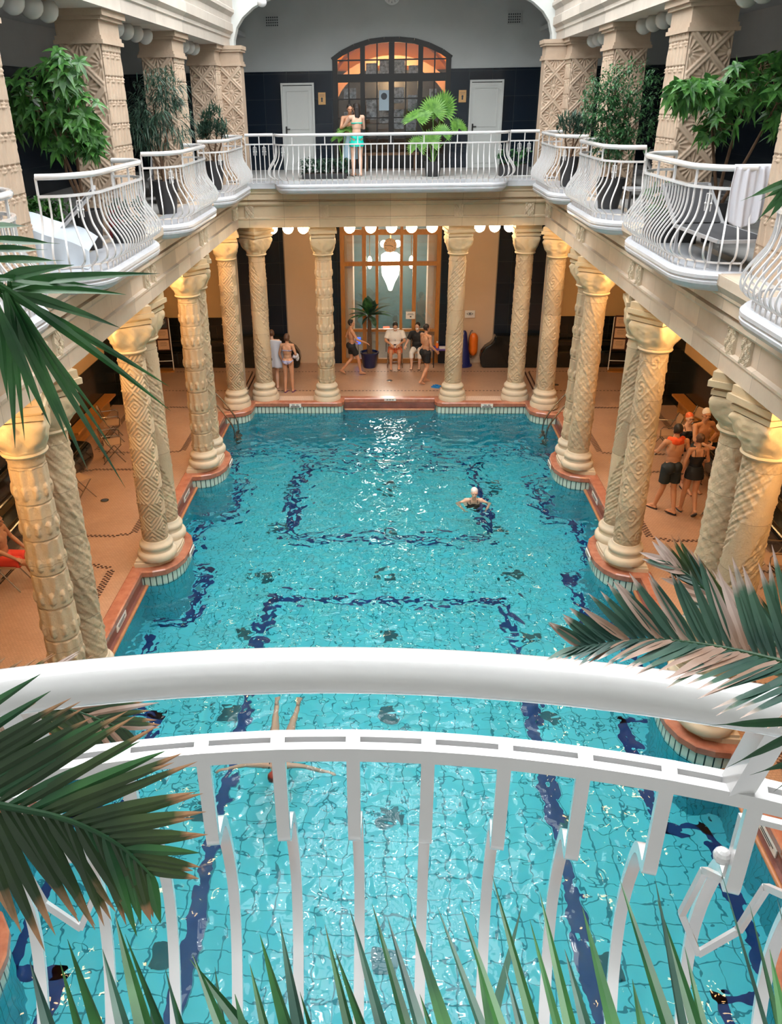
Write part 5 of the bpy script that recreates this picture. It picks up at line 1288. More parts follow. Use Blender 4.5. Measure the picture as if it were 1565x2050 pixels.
# drooping fan of long blades, upper left
t = thing('palm_frond', 'spray of long dark drooping palm blades at the upper left edge', 'palm frond', atd(-60, 560, 1.15))
mb = MB(); c = V(t.location)
tips = [(320, 548, 1.2), (235, 655, 1.25), (330, 770, 1.3), (240, 960, 1.32), (330, 815, 1.3), (168, 925, 1.25), (130, 870, 1.25), (215, 885, 1.3), (95, 840, 1.2), (140, 770, 1.3), (60, 800, 1.2), (48, 865, 1.22), (15, 790, 1.2), (120, 545, 1.2), (250, 590, 1.25), (150, 530, 1.1), (-40, 830, 1.2), (30, 880, 1.25), (200, 835, 1.28)]
for (x, y, d_) in tips:
    e = atd(x, y, d_) - c; s = V((rv(-.01, .01), rv(-.01, .01), rv(-.015, .015))) + (atd(-10 + rv(-10, 25), 566 + rv(-14, 20), 1.15) - c)
    dd = e - s; leaf(mb, s, dd + V((0, 0, 1)) * dd.length * .06, toC, dd.length * 1.0, .017 * rv(.7, 1.15), .06, 9, .5, prof=lambda q: min(1, .25 + q * 2.5) * (1 - q ** 1.8))
obj('leaflets', mb, M['frond_green'], t)
mb = MB()
for (x0, y0, x1, y1) in ((-40, 455, 60, 452), (-40, 478, 120, 488), (-40, 500, 95, 500), (-40, 520, 130, 522), (-40, 552, 215, 575)):
    s = atd(x0, y0, 1.12) - c; e = atd(x1, y1, 1.2) - c; leaf(mb, s, e - s, toC, (e - s).length, .012, 0, 6, .4)
obj('rachis', MB().tube([atd(-40, 440, 1.12) - c, atd(-41, 500, 1.12) - c, atd(-44, 562, 1.14) - c], [.003, .004, .006], 8), M['leaf_mid'], t, True)
obj('leaflets', mb, M['frond_green'], t); obj('rachis', MB().tube([atd(-140, 540, 1.12) - c, atd(-60, 558, 1.14) - c, atd(5, 570, 1.15) - c], [.01, .008, .004], 8), M['leaf_mid'], t, True)
# big blue-green frond lying on the right of the handrail
t = thing('palm_frond', 'broad blue-green palm frond with dry white tips above the handrail at the right', 'palm frond', atd(1800, 1385, 1.02))
frond(t, t.location, [atd(1800, 1385, 1.02), atd(1640, 1345, 1.04), atd(1540, 1318, 1.05), atd(1420, 1292, 1.06), atd(1290, 1280, 1.07), atd(1150, 1297, 1.08)], [CU, -CU * .35 - CR * .8 - CF * .7], 36, .125, .0125, ['frond_blue', 'frond_blue', 'frond_blue', 'frond_dry'], droop=.0, ang=1.35, start=.02, lenprof=lambda s: .36 + .85 * (1 - s) ** .8, fold=.5)
t = thing('palm_frond', 'second palm frond with slender diagonal leaflets behind the blue-green one at the right', 'palm frond', atd(1740, 1420, 1.35))
frond(t, t.location, [atd(1740, 1420, 1.35), atd(1600, 1320, 1.4), atd(1480, 1240, 1.42), atd(1390, 1160, 1.45), atd(1330, 1120, 1.46)], [CU, -CU - CR * .3], 22, .12, .012, ['frond', 'frond_dry', 'frond_blue'], droop=.0, ang=.5, fold=.4)
mb = MB(); t = thing('palm_frond', 'cluster of thin dark palm blades at the upper right edge', 'palm frond', atd(1640, 330, 1.3)); c = V(t.location)
for (x, y) in ((1482, 400), (1508, 448), (1520, 400), (1532, 446), (1545, 385), (1530, 420), (1556, 420)):
    s = atd(1600 + rv(-8, 25), 345 + rv(-12, 12), 1.3) - c; e = atd(x, y, 1.3) - c; leaf(mb, s, e - s, toC, (e - s).length, .010, .02, 6, .4)
obj('leaflets', mb, M['frond_green'], t); obj('rachis', MB().tube([(0, 0, 0), atd(1600, 345, 1.3) - c], [.008, .004], 8), M['leaf_mid'], t, True)
mb = MB(); t = thing('palm_frond', 'few slim green palm blades pointing left beside the right railing post', 'palm frond', atd(1700, 1440, .9)); c = V(t.location)
for (x, y, x0, y0) in ((1452, 1538, 1660, 1432), (1548, 1585, 1660, 1500), (1500, 1552, 1690, 1490), (1418, 1452, 1640, 1440)):
    s = atd(x0, y0, .9) - c; e = atd(x, y, .92) - c; leaf(mb, s, e - s, toC, (e - s).length, .009, 0, 6, .4)
obj('leaflets', mb, M['frond_green'], t); obj('rachis', MB().tube([atd(1700, 1500, .9) - c, (0, 0, 0)], .006, 8), M['leaf_mid'], t, True)
# upright blades along the bottom edge
t = thing('palm_plant', 'row of long upright palm blades rising across the bottom of the view', 'palm', atd(780, 2350, .78)); c = V(t.location); mb = MB()
SP = [(60, 1925, 160, 2250), (120, 1925, 210, 2200), (135, 1880, 260, 2200), (205, 1900, 300, 2250), (230, 1830, 330, 2200), (250, 1870, 400, 2230), (330, 1935, 420, 2250), (345, 1985, 430, 2250), (385, 1910, 520, 2250), (430, 1935, 480, 2250), (500, 1930, 580, 2250), (520, 1870, 640, 2250), (560, 1845, 640, 2250), (380, 1920, 640, 2250),
      (650, 1850, 760, 2300), (700, 1820, 830, 2300), (745, 1810, 880, 2300), (670, 1900, 800, 2250), (775, 1835, 900, 2280), (820, 1830, 960, 2280), (840, 1990, 930, 2250), (875, 1815, 1060, 2330), (920, 1810, 1080, 2300), (985, 1752, 1140, 2300), (1045, 1810, 930, 2270), (1080, 1785, 1200, 2300), (1060, 1840, 1180, 2300),
      (1130, 1900, 1230, 2260), (1165, 1815, 1290, 2300), (1240, 1760, 1420, 2320), (1310, 1755, 1400, 2280), (1315, 1800, 1470, 2300), (1370, 1895, 1450, 2260), (1440, 1735, 1600, 2310), (1500, 1810, 1600, 2260), (1540, 1900, 1610, 2250), (1555, 1800, 1680, 2290), (950, 1890, 1020, 2260), (600, 1985, 700, 2280), (300, 2000, 340, 2250), (180, 1990, 250, 2260), (1265, 1960, 1330, 2280), (1010, 1930, 1100, 2280), (470, 1990, 540, 2280)]
mb2 = MB()
for i, (x, y, x0, y0) in enumerate(SP):
    dt = rv(.78, .95); e = atd(x, y, dt) - c; s = atd(x0, y0, dt - .08) - c; wide = .019 if x < 620 else .0145
    leaf(mb if i % 3 else mb2, s, e - s, (toC + CR * rv(-.5, .5)), (e - s).length, wide * rv(.75, 1.15), 0, 8, .45, prof=lambda q: (1 - q ** 1.6))
obj('leaflets', mb, M['frond_green'], t); obj('leaflets', mb2, M['frond_teal'], t)
obj('stem', MB().tube([atd(780, 2500, .8) - c, V((0, 0, 0)), atd(900, 2240, .76) - c], [.03, .02, .01], 10), M['bark'], t, True)
mb = MB()
for (x0, x1) in ((160, 700), (700, 1250), (1250, 1640)): mb.tube([atd(x0, 2290, .76) - c, atd((x0 + x1) / 2, 2330, .76) - c, atd(x1, 2290, .76) - c], .006, 6)
obj('rachis', mb, M['leaf_mid'], t, True)
# ------------------------------------------------------------------ gallery furniture, towels
def cloth(name, label, cat, fn, nu, nv, mat, grp=None, th=.006):
    mb = MB().grid(fn, nu, nv); o = obj(name, mb, M[mat], None, True); s = o.modifiers.new('s', 'SOLIDIFY'); s.thickness = th; return tag(o, label, cat, grp)
def lounger(label, x, y, rz, back=.9, draped=False):
    t = thing('sun_lounger', label, 'lounger', (x, y, G), rz, 'gallery loungers')
    for sx in (-1, 1): obj('side_rail', MB().bar((sx * .29, -.95, .32), (sx * .29, .35, .32), .035), M['grey_frame'], t)
    obj('foot_rail', MB().bar((-.29, -.95, .32), (.29, -.95, .32), .035), M['grey_frame'], t)
    for sx in (-1, 1):
        for yy in (-.75, .25): obj('leg', MB().bar((sx * .28, yy, 0), (sx * .28, yy, .31), .03), M['grey_frame'], t)
    obj('seat', MB().box((0, -.3, .335), (.54, 1.25, .012)), M['sling'], t)
    M3 = Matrix.Rotation(back, 3, 'X'); b_ = MB()
    for sx in (-1, 1): b_.bar((sx * .29, .33, .33), V((sx * .29, .33, .33)) + M3 @ V((0, .72, 0)), .035)
    b_.bar(V((-.29, .33, .33)) + M3 @ V((0, .72, 0)), V((.29, .33, .33)) + M3 @ V((0, .72, 0)), .035); obj('back_frame', b_, M['grey_frame'], t)
    obj('backrest', MB().box(V((0, .33, .33)) + M3 @ V((0, .36, 0)), (.54, .66, .012), M=M3), M['sling'], t)
    return t
lounger('grey lounger hidden under the white sheet behind the left balcony railing', -4.42, 10.35, -1.25, .75)
lounger('grey framed lounger behind the right balcony railing below the hanging towel', 3.78, 10.35, .06, .6)
lounger('dark lounger behind the middle left balcony railing', -5.1, 15.2, .3, .5)
lounger('dark lounger behind the middle right balcony railing', 4.9, 14.9, .4, .9)
lounger('dark lounger behind the far left balcony railing', -4.9, 19.0, .2, .5)
lounger('dark lounger behind the far right balcony railing', 4.9, 19.0, .2, .5)
def sheetfn(u, v):
    # draped sheet: top ridge then hanging towards the railing
    x = -4.55 + 1.0 * u; top = 6.24 - .30 * u * u + .02 * math.sin(u * 9)
    if v < .35: yy = 10.35 - .42 * (v / .35); z = top + .0 - .10 * (v / .35)
    else: q = (v - .35) / .65; yy = 9.93 - .14 * q + .035 * math.sin(u * 22 + 1) * q; z = top - .10 - .56 * q * (1 - .15 * abs(math.sin(u * 5)))
    return (x + .05 * v * math.sin(u * 7), yy, max(z, G + .02))
cloth('draped_sheet', 'white sheet draped over the lounger behind the left balcony railing', 'sheet', sheetfn, 60, 40, 'sheet')
def towelfn(u, v):
    x = 3.62 + .36 * u; 
    yb = 9.48
    if v < .12: a = (v / .12) * PI; yy = yb + .04 * math.cos(a); z = 6.70 + .04 * math.sin(a); 
    else:
        q = (v - .12) / .88; yy = yb - .045 - .04 * q + .028 * math.sin(u * 13 + .5) * q ** .6 + .012 * math.sin(u * 31); z = 6.70 - q * (.62 - .10 * (2 * u - 1) ** 2 - .08 * u)
    return (x + .05 * math.sin(v * 3) * (u - .5), yy, z)
cloth('hanging_towel', 'white towel hung over the right balcony railing', 'towel', towelfn, 60, 40, 'towel')
t = thing('side_table', 'small dark square table behind the middle right balcony railing', 'table', (4.0, 14.35, G))
obj('tabletop', MB().box((0, 0, .40), (.42, .42, .035)), M['grey_frame'], t)
for a in (-1, 1):
    for b_ in (-1, 1): obj('leg', MB().bar((a * .17, b_ * .17, 0), (a * .17, b_ * .17, .38), .03), M['pot_dark'], t)
t = thing('towel_bundle', 'rolled pink and white patterned towel behind the middle left railing', 'towel', (-4.2, 14.2, G + .0), 0)
obj('body', MB().ell((0, 0, .36), (.14, .1, .12), 20, 12), simple('pink_white_pattern', (.75, .55, .6), .8, col2=(.55, .06, .12), nscale=30), t, True); obj('stool', MB().lathe([(.14, 0), (.14, .24), (.13, .26)], 20), M['pot_dark'], t)
t = thing('red_bag', 'dark red bag on the gallery floor behind the first left tree', 'bag', (-3.95, 12.35, G), 0)
obj('body', MB().lathe([(.09, 0), (.11, .05), (.10, .34), (.07, .42), (.03, .44)], 18), simple('dark_red_fabric', (.30, .02, .03), .6), t, True); obj('handle', MB().tube([(-.05, 0, .42), (0, 0, .52), (.05, 0, .42)], .01, 6), M['ink'], t)
# seated-height bench of the far gallery
t = thing('gallery_bench', 'low dark wooden bench below the arched window behind the far railing', 'bench', (0, 24.4, G))
obj('seat', MB().box((0, 0, .42), (1.5, .4, .05)), M['bark'], t)
for sx in (-1, 1): obj('leg', MB().box((sx * .65, 0, .2), (.06, .36, .4)), M['bark'], t)
# ------------------------------------------------------------------ people
def voxel(mb, size, smooth=4, name='body'):
    me = mb.mesh('tmp'); o = bpy.data.objects.new('tmp', me); COL.objects.link(o)
    r = o.modifiers.new('r', 'REMESH'); r.mode = 'VOXEL'; r.voxel_size = size; r.adaptivity = 0
    s = o.modifiers.new('s', 'SMOOTH'); s.factor = .5; s.iterations = smooth
    dg = bpy.context.evaluated_depsgraph_get(); ev = o.evaluated_get(dg); out = bpy.data.meshes.new_from_object(ev); out.name = name
    bpy.data.objects.remove(o); bpy.data.meshes.remove(me)
    out.polygons.foreach_set('use_smooth', [True] * len(out.polygons)); out.materials.clear(); return out
class Fig:
    def __init__(s): s.mb = MB()
    def cap(s, p, q, r0, r1, n=14):
        p, q = V(p), V(q); s.mb.cone(p, q, r0, r1, n); s.mb.ell(p, (r0,) * 3, n, 8); s.mb.ell(q, (r1,) * 3, n, 8)
    def ell(s, c, r, M_=None): s.mb.ell(c, r, 18, 12, M_)
def lerp(a, b, t): return V(a).lerp(V(b), t)
def person(name_label, loc, rz, H=1.75, pose=None, fem=False, skin='skin', lean=0, twist=0, head=(0, 0), hair=None, cap_mat=None, hair_len=0, cl=(), build=1.0, seated=False, grp=None, mask=None, glasses=False, arms_r=1.0, tilt=None, M3=None):
    """figure standing at the origin, facing local +y; pose gives knee, ankle, elbow, wrist for each side (l: -x, r: +x)"""
    k = H / 1.75; P = dict(
        hipc=(0, 0, .93), lk=(-.10, .02, .49), la=(-.10, -.02, .085), rk=(.10, .02, .49), ra=(.10, -.02, .085),
        le=(-.25, -.03, 1.15), lw=(-.26, .05, .90), re=(.25, -.03, 1.15), rw=(.26, .05, .90), lf=0, rf=0, lcurl=.35, rcurl=.35)
    P.update(pose or {}); S = lambda p: V(p) * k
    hc = V(P['hipc']); RT = Matrix.Rotation(-lean, 3, 'X') @ Matrix.Rotation(twist, 3, 'Z')
    T = lambda p: S(hc + RT @ (V(p) - V((0, 0, .93))))     # torso points, given standing
    b = build; f = Fig(); shw = (.165 if fem else .19) * b
    # torso
    def te(c, r, tilt_=0): f.ell(T(c), tuple(x * k for x in r), RT @ Matrix.Rotation(tilt_, 3, 'X'))
    te((0, 0, .965), (.150 * b + (.015 if fem else 0), .105 * b, .12)); te((0, .005, 1.09), ((.115 if fem else .138) * b, .088 * b, .14)); te((0, .0, 1.26), ((.135 if fem else .165) * b, .102 * b, .19))
    te((0, -.01, 1.385), ((.13 if fem else .165) * b, .075, .085))
    for s in (-1, 1):
        te((s * .065, -.055, .93), (.085, .085, .10)); te((s * .08, .055, 1.32), (.065, (.075 if fem else .045), .065))
        te((s * .07, -.05, 1.32), (.07, .05, .10))
        f.cap(T((s * .05, -.01, 1.44)), T((s * shw * .95, 0, 1.415)), .045 * k, .055 * k)
    f.cap(T((0, -.01, 1.42)), T((0, .012, 1.53)), .056 * k, .050 * k)
    # head
    RH = RT @ Matrix.Rotation(head[0], 3, 'Z') @ Matrix.Rotation(head[1], 3, 'X') if not tilt else RT @ tilt
    hb = V((0, .02, 1.525)); Hd = lambda p: T(hb) + (RH @ V(p)) * k
    def he(c, r): f.ell(Hd(c), tuple(x * k for x in r), RH)
    he((0, .0, .125), (.074, .092, .098)); he((0, .025, .065), (.056, .068, .065)); he((0, .055, .028), (.032, .032, .026)); he((0, .085, .135), (.056, .014, .012))
    f.cap(Hd((0, .088, .118)), Hd((0, .108, .086)), .010 * k, .013 * k, 8); he((0, .088, .052), (.022, .010, .009))
    for s in (-1, 1): he((s * .076, -.005, .10), (.009, .018, .028)); he((s * .04, .065, .085), (.018, .02, .018))
    # limbs
    J = {}
    for s, c in ((-1, 'l'), (1, 'r')):
        hip = S(hc + RT @ V((s * .092, 0, -.01))) if not seated else S(hc + V((s * .095, 0, -.01)))
        kn, an = S(P[c + 'k']), S(P[c + 'a'])
        f.cap(hip, lerp(hip, kn, .5), .086 * k * b, .074 * k * b); f.cap(lerp(hip, kn, .5), kn, .074 * k * b, .053 * k)
        f.cap(kn, lerp(kn, an, .3), .051 * k, .054 * k); f.cap(lerp(kn, an, .3) , an, .054 * k, .034 * k)
        cd = (an - kn).normalized(); yaw = P[c + 'f']; fd = V((math.sin(-yaw), math.cos(yaw), 0)); pit = P.get(c + 'p', 0); fd = (fd * math.cos(pit) + V((0, 0, 1)) * math.sin(pit)).normalized()
        bk = -fd.cross(V((1, 0, 0))) if False else V((0, 0, -1)); lat = fd.cross(V((0, 0, 1))).normalized(); dn = lat.cross(fd).normalized(); dn = dn if dn.z < 0 else -dn
        heel = an + dn * .045 * k - fd * .03 * k; f.cap(an, heel, .034 * k, .030 * k); ball = an + fd * .125 * k + dn * .058 * k
        f.cap(an + fd * .01 * k, ball - dn * .005, .034 * k, .024 * k); f.cap(heel, ball + lat * .012 * k, .028 * k, .022 * k); f.cap(heel, ball - lat * .02 * k, .026 * k, .022 * k)
        for j in range(5):
            u = (j - 2) * .016 * (1 if s > 0 else 1); L_ = (.045, .043, .04, .036, .03)[j if s > 0 else j]; 
            st = ball + lat * (-s) * (-(u)) * k; f.cap(st, st + fd * (.045 - .006 * abs(j - (0 if s < 0 else 0)) * .5) * k + dn * .004, .012 * k, .010 * k, 8)
        J[c + 'foot'] = (heel, ball, fd, lat, dn); J[c + 'hip'], J[c + 'knee'], J[c + 'ank'] = hip, kn, an
        sh = T((s * shw, 0, 1.415)); el, wr = S(P[c + 'e']), S(P[c + 'w'])
        if P.get('abs'): pass
        f.ell(sh, (.056 * k * b, .056 * k, .06 * k)); f.cap(sh, lerp(sh, el, .45), .050 * k * b * arms_r, .045 * k * b * arms_r); f.cap(lerp(sh, el, .45), el, .045 * k * b * arms_r, .036 * k)
        f.cap(el, lerp(el, wr, .3), .037 * k, .038 * k); f.cap(lerp(el, wr, .3), wr, .038 * k, .025 * k)
        J[c + 'sh'], J[c + 'el'], J[c + 'wr'] = sh, el, wr
        # hand
        d = (wr - el).normalized(); hd = P.get(c + 'h'); d = V(hd).normalized() if hd else d
        pn = V(P.get(c + 'n', (-s, .15, 0))); pn = (pn - d * pn.dot(d)).normalized(); e = d.cross(pn).normalized(); cu = P[c + 'curl']
        ts = 1 if (e.y if abs(e.y) > .2 else e.z) > 0 else -1     # thumb side: forward, else upward
        for j in range(4):
            u = (1.5 - j) * .0195 * ts; kp = wr + (d * .088 + e * u * 1.05 - d * abs(j - 1) * .005) * k; f.cap(wr + e * u * .55 * k + d * .01 * k, kp, .0135 * k, .0115 * k, 8)
            Ls = (.040, .045, .041, .032)[j] * k; q = kp; a = cu * .7
            for m_ in range(3):
                dd = d * math.cos(a) + pn * math.sin(a); q2 = q + dd * Ls * (1, .68, .52)[m_]; f.cap(q, q2, (.0098 - .0009 * m_) * k, (.009 - .0009 * m_) * k, 8); q = q2; a += cu * 1.1
        tb = wr + (d * .028 + e * ts * .026) * k; t1 = tb + (d * .7 + e * ts * .65 + pn * .3).normalized() * .042 * k; t2 = t1 + (d * .9 + e * ts * .25 + pn * .35).normalized() * .034 * k; f.cap(wr + d * .01 * k, tb, .014 * k, .014 * k, 8); f.cap(tb, t1, .0125 * k, .0105 * k, 8); f.cap(t1, t2, .0105 * k, .009 * k, 8)
        J[c + 'hand'] = wr + (d * .09 + pn * .03) * k
    body = voxel(f.mb, .0072, 3)
    root = thing('person', name_label, 'person', loc, rz, grp)
    if M3 is not None: root.matrix_world = Matrix.Translation(V(loc)) @ M3.to_4x4()
    link('body', body, M[skin], root)
    # face details
    em = MB()
    for s in (-1, 1): em.ell(Hd((s * .030, .084, .112)), (.011 * k, .008 * k, .006 * k), 8, 6, RH)
    obj('eyes', em, M['eye'], root, True)
    if not mask: obj('lips', MB().ell(Hd((0, .096, .048)), (.019 * k, .006 * k, .006 * k), 8, 6, RH), M['lip'], root, True)
    if mask:
        g_ = Fig(); g_.ell(Hd((0, .058, .055)), (.050 * k, .050 * k, .045 * k), RH); obj('face_mask', g_.mb, M[mask], root, True)
    if glasses:
        g_ = MB()
        for s in (-1, 1): g_.tube([Hd((s * .033 + .022 * math.cos(a), .103, .112 + .017 * math.sin(a))) for a in np.linspace(0, 2 * PI, 13)[:-1]], .0035 * k, 6, closed=True)
        g_.bar(Hd((-.011, .104, .115)), Hd((.011, .104, .115)), .006 * k); obj('glasses', g_, M['ink'], root)
    if hair:
        g_ = Fig(); g_.ell(Hd((0, -.016, .142)), (.083 * k, .096 * k, .098 * k), RH)
        for s in (-1, 1): g_.ell(Hd((s * .062, -.02, .10)), (.022 * k, .05 * k, .05 * k), RH)
        if hair_len > .02:
            g_.cap(Hd((0, -.055, .10)), Hd((0, -.075, .10 - hair_len)), .068 * k, .042 * k)
            for s in (-1, 1): g_.cap(Hd((s * .04, -.05, .10)), Hd((s * .05, -.06, .08 - hair_len * .9)), .045 * k, .03 * k)
        if hair_len < 0: g_.ell(Hd((0, -.10, .17)), (.04 * k, .04 * k, .04 * k))
        hm = voxel(g_.mb, .009, 3, 'hair'); link('hair', hm, M[hair], root)
    if cap_mat:
        g_ = Fig(); g_.ell(Hd((0, -.012, .152)), (.081 * k, .096 * k, .090 * k), RH); link('swim_cap', voxel(g_.mb, .009, 3, 'swim_cap'), M[cap_mat], root)
    # clothes grown from the body surface
    def shell(nm, pred, mat, off=.007, th=.004):
        bm = bmesh.new(); bm.from_mesh(body); iv = RT.inverted()
        dele = []
        for fc in bm.faces:
            c = fc.calc_center_median() / k; lc = iv @ (c - hc) + V((0, 0, .93))
            if not pred(c, lc): dele.append(fc)
        bmesh.ops.delete(bm, geom=dele, context='FACES')
        for v in bm.verts: v.co += v.normal * off
        me = bpy.data.meshes.new(nm); bm.to_mesh(me); bm.free()
        if not me.polygons: return None
        me.materials.clear(); me.polygons.foreach_set('use_smooth', [True] * len(me.polygons))
        o = link(nm, me, M[mat], root); s_ = o.modifiers.new('s', 'SOLIDIFY'); s_.thickness = th; s_.offset = 1; return o
    for c in cl:
        if c[0] == 'shorts':     # loose shorts: waist and two flared legs
            g_ = Fig(); L_ = c[2]
            g_.ell(T((0, 0, .955)), (.166 * k * b, .128 * k * b, .105 * k), RT)
            for cc in 'lr':
                hp, kn = J[cc + 'hip'], J[cc + 'knee']; g_.mb.cone(hp + (hp - kn).normalized() * .03, lerp(hp, kn, L_), .108 * k * b, .098 * k * b, 20); g_.ell(hp, (.105 * k * b, .105 * k * b, .09 * k)); g_.ell(T(((-.065 if cc == 'l' else .065), -.060, .93)), (.098 * k, .100 * k, .115 * k), RT)
            link('shorts', voxel(g_.mb, .011, 3, 'shorts'), M[c[1]], root)
        elif c[0] == 'onepiece':
            shell('swimsuit', lambda c_, l_: abs(l_.x) < .175 and .875 < l_.z < (1.30 if l_.y < 0 else 1.36) and abs(l_.x) < .20 and l_.z > .90 - .0 * abs(l_.x), c[1])
            if len(c) > 2:
                g_ = Fig(); g_.mb.lathe([(.192 * k, -.15 * k), (.192 * k, -.10 * k), (.172 * k, .0), (.138 * k, .11 * k), (.10 * k, .11 * k)], 28, (0, 0, 0)); 
                for v_i in range(len(g_.mb.v)): q = RT @ V((g_.mb.v[v_i][0], g_.mb.v[v_i][1] * .86 - .014, g_.mb.v[v_i][2])); g_.mb.v[v_i] = tuple(q + T((0, 0, .97)))
                obj('swim_skirt', g_.mb, M[c[1]], root, True)
            for s in (-1, 1):
                st = MB().tube([T((s * .075, -.093, 1.27)), T((s * .085, -.095, 1.38)), T((s * .085, -.01, 1.49)), T((s * .08, .07, 1.42)), T((s * .07, .11, 1.34))], .007 * k, 6)
                obj('strap', st, M[c[1]], root, True)
        elif c[0] == 'bikini':
            shell('bikini_bottom', lambda c_, l_: abs(l_.x) < .19 and .85 < l_.z < .985 and (l_.z > .86 + abs(l_.x) * .62), c[1])
            shell('bikini_top', lambda c_, l_: abs(l_.x) < .145 and ((l_.y > .03 and 1.26 < l_.z < 1.385) or 1.275 < l_.z < 1.30), c[1])
        elif c[0] == 'trunks': shell('shorts', lambda c_, l_: abs(l_.x) < .2 and .74 < l_.z < 1.0, c[1], .012)
        elif c[0] == 'shirt':
            g_ = Fig()
            for (cc_, r_) in (((0, 0, .98), (.178, .135, .13)), ((0, .005, 1.09), (.170, .130, .15)), ((0, 0, 1.26), (.185, .128, .19)), ((0, -.01, 1.385), (.185, .098, .085))): g_.ell(T(cc_), tuple(x * k * b for x in r_), RT)
            for cc, sg in (('l', -1), ('r', 1)): g_.cap(J[cc + 'sh'], J[cc + 'sh'], .068 * k * b, .068 * k * b); g_.ell(T((sg * .08, .055, 1.32)), (.082 * k, .068 * k, .085 * k)); g_.cap(T((sg * .05, -.01, 1.43)), T((sg * .15, 0, 1.42)), .062 * k, .07 * k); g_.mb.cone(J[cc + 'sh'], lerp(J[cc + 'sh'], J[cc + 'el'], c[2]), .069 * k * b, .066 * k * b, 18)
            link('shirt', voxel(g_.mb, .011, 3, 'shirt'), M[c[1]], root)
        elif c[0] == 'slippers':
            for cc in 'lr':
                heel, ball, fd, lat, dn = J[cc + 'foot']; ctr = lerp(heel, ball, .58) + dn * .028 * k; pts = []
                sl = MB(); n = 18; up_ = -dn
                for zz in (0, .018 * k):
                    for a in range(n):
                        t_ = 2 * PI * a / n; w_ = .044 + .008 * math.sin(t_); pts.append(ctr + lat * (w_ * math.cos(t_) * k) + fd * (.135 * math.sin(t_) * k) + dn * (.004 - zz))
                sl.add(pts, [tuple(range(n)), tuple(range(2 * n - 1, n - 1, -1))] + [(a, (a + 1) % n, (a + 1) % n + n, a + n) for a in range(n)])
                so = obj('slipper', sl, M[c[1]], root)
                bn = MB().tube([ball + lat * .045 * k + dn * .02, ball - fd * .03 * k - dn * .032 * k, ball - lat * .045 * k + dn * .02], .010 * k, 8); obj('slipper_strap', bn, M[c[1]], so, True)
        elif c[0] == 'scarf':
            g_ = MB().tube([T((-.15, .09, 1.33)), T((-.12, .02, 1.47)), T((-.05, -.06, 1.475)), T((0, -.075, 1.45)), T((.05, -.06, 1.475)), T((.12, .02, 1.47)), T((.15, .09, 1.33))], [.035 * k, .05 * k, .05 * k, .052 * k, .05 * k, .05 * k, .035 * k], 12)
            g_.ell(T((0, -.075, 1.43)), (.12 * k, .035 * k, .055 * k), 16, 8, RT); o = link('neck_towel', voxel(g_, .011, 2, 'neck_towel'), M[c[1]], root)
        elif c[0] == 'wrap':      # towel tied round the hips
            g_ = MB().lathe([(.165 * k, .10 * k), (.172 * k, 0), (.185 * k, -.2 * k), (.20 * k, c[2] * -k), (.19 * k, c[2] * -k), (.16 * k, 0), (.15 * k, .10 * k)], 32)
            g_.v = [tuple(T((0, 0, .93)) + V((x * (1 + .05 * math.sin(9 * math.atan2(y, x))), y * .8, z))) for x, y, z in g_.v]; obj('towel_wrap', g_, M[c[1]], root, True)
        elif c[0] == 'lanyard': obj('lanyard', MB().tube([T((-.06, .05, 1.46)), T((-.03, .13, 1.30)), T((0, .145, 1.18)), T((.03, .13, 1.30)), T((.06, .05, 1.46))], .007, 6), M['ink'], root, True)
        elif c[0] == 'watch':
            a_ = J[c[1] + 'wr']; d_ = (a_ - J[c[1] + 'el']).normalized(); obj('wristband', MB().cone(a_ - d_ * .02 * k, a_ + d_ * .005, .031 * k, .029 * k, 14), M['ink'], root, True)
    return root, J
# man walking left to right at the far side
person('bare-chested man in black shorts striding right, beside the blue pot', (-1.13, 23.95, 0), -1.30, 1.66, dict(lk=(-.09, .02, .50), la=(-.09, -.30, .16), lp=-.5, rk=(.09, .20, .50), ra=(.09, .26, .10), re=(.27, .12, 1.18), rw=(.20, .40, 1.05), le=(-.26, -.10, 1.17), lw=(-.22, .12, 1.02), rn=(0, 0, -1)), skin='skin', hair='hair_black', head=(-.35, .0), cl=[('shorts', 'black_cloth', .62)], lean=-.03)
# woman in the patterned bikini seen from behind
wr, WJ = person('woman seen from behind in patterned bikini, towel under her right arm', (-2.84, 22.32, 0), -.15, 1.66, dict(re=(.25, .0, 1.17), rw=(.16, .17, 1.06), rn=(-1, 0, 0), le=(-.25, .02, 1.16), lw=(-.20, .10, .92), la=(-.10, -.05, .085), ra=(.11, .03, .085)), fem=True, skin='skin', hair='hair_brown', hair_len=.03, head=(0, -.12), cl=[('bikini', 'pattern_cloth'), ('slippers', 'purple_rubber')])
t = thing('folded_towel', 'folded white towel under the arm of the woman in the patterned bikini', 'towel', (-2.62, 22.40, 1.02), -.3)
obj('body', voxel_mb := MB().ell((0, 0, 0), (.075, .13, .07), 18, 12).ell((.02, .06, -.07), (.05, .07, .09), 16, 10), M['towel'], t, True)
# person with a white towel half hidden by the spiral column
person('person with a long white towel on the back, half hidden by the spiral column', (-3.30, 22.62, 0), .1, 1.70, dict(re=(.24, -.02, 1.16), rw=(.24, .06, .92)), skin='skin_pale', hair='hair_brown', cl=[('trunks', 'black_cloth')])
def backtowel(u, v): 
    return (-3.47 + .46 * u + (.12 * v) * (u - .2), 22.50 - .03 * math.sin(u * 14) * v - .03, 1.46 - .80 * v - .05 * abs(u - .4))
cloth('worn_towel', 'white towel hanging from the shoulders of the person behind the spiral column', 'towel', backtowel, 30, 24, 'towel')
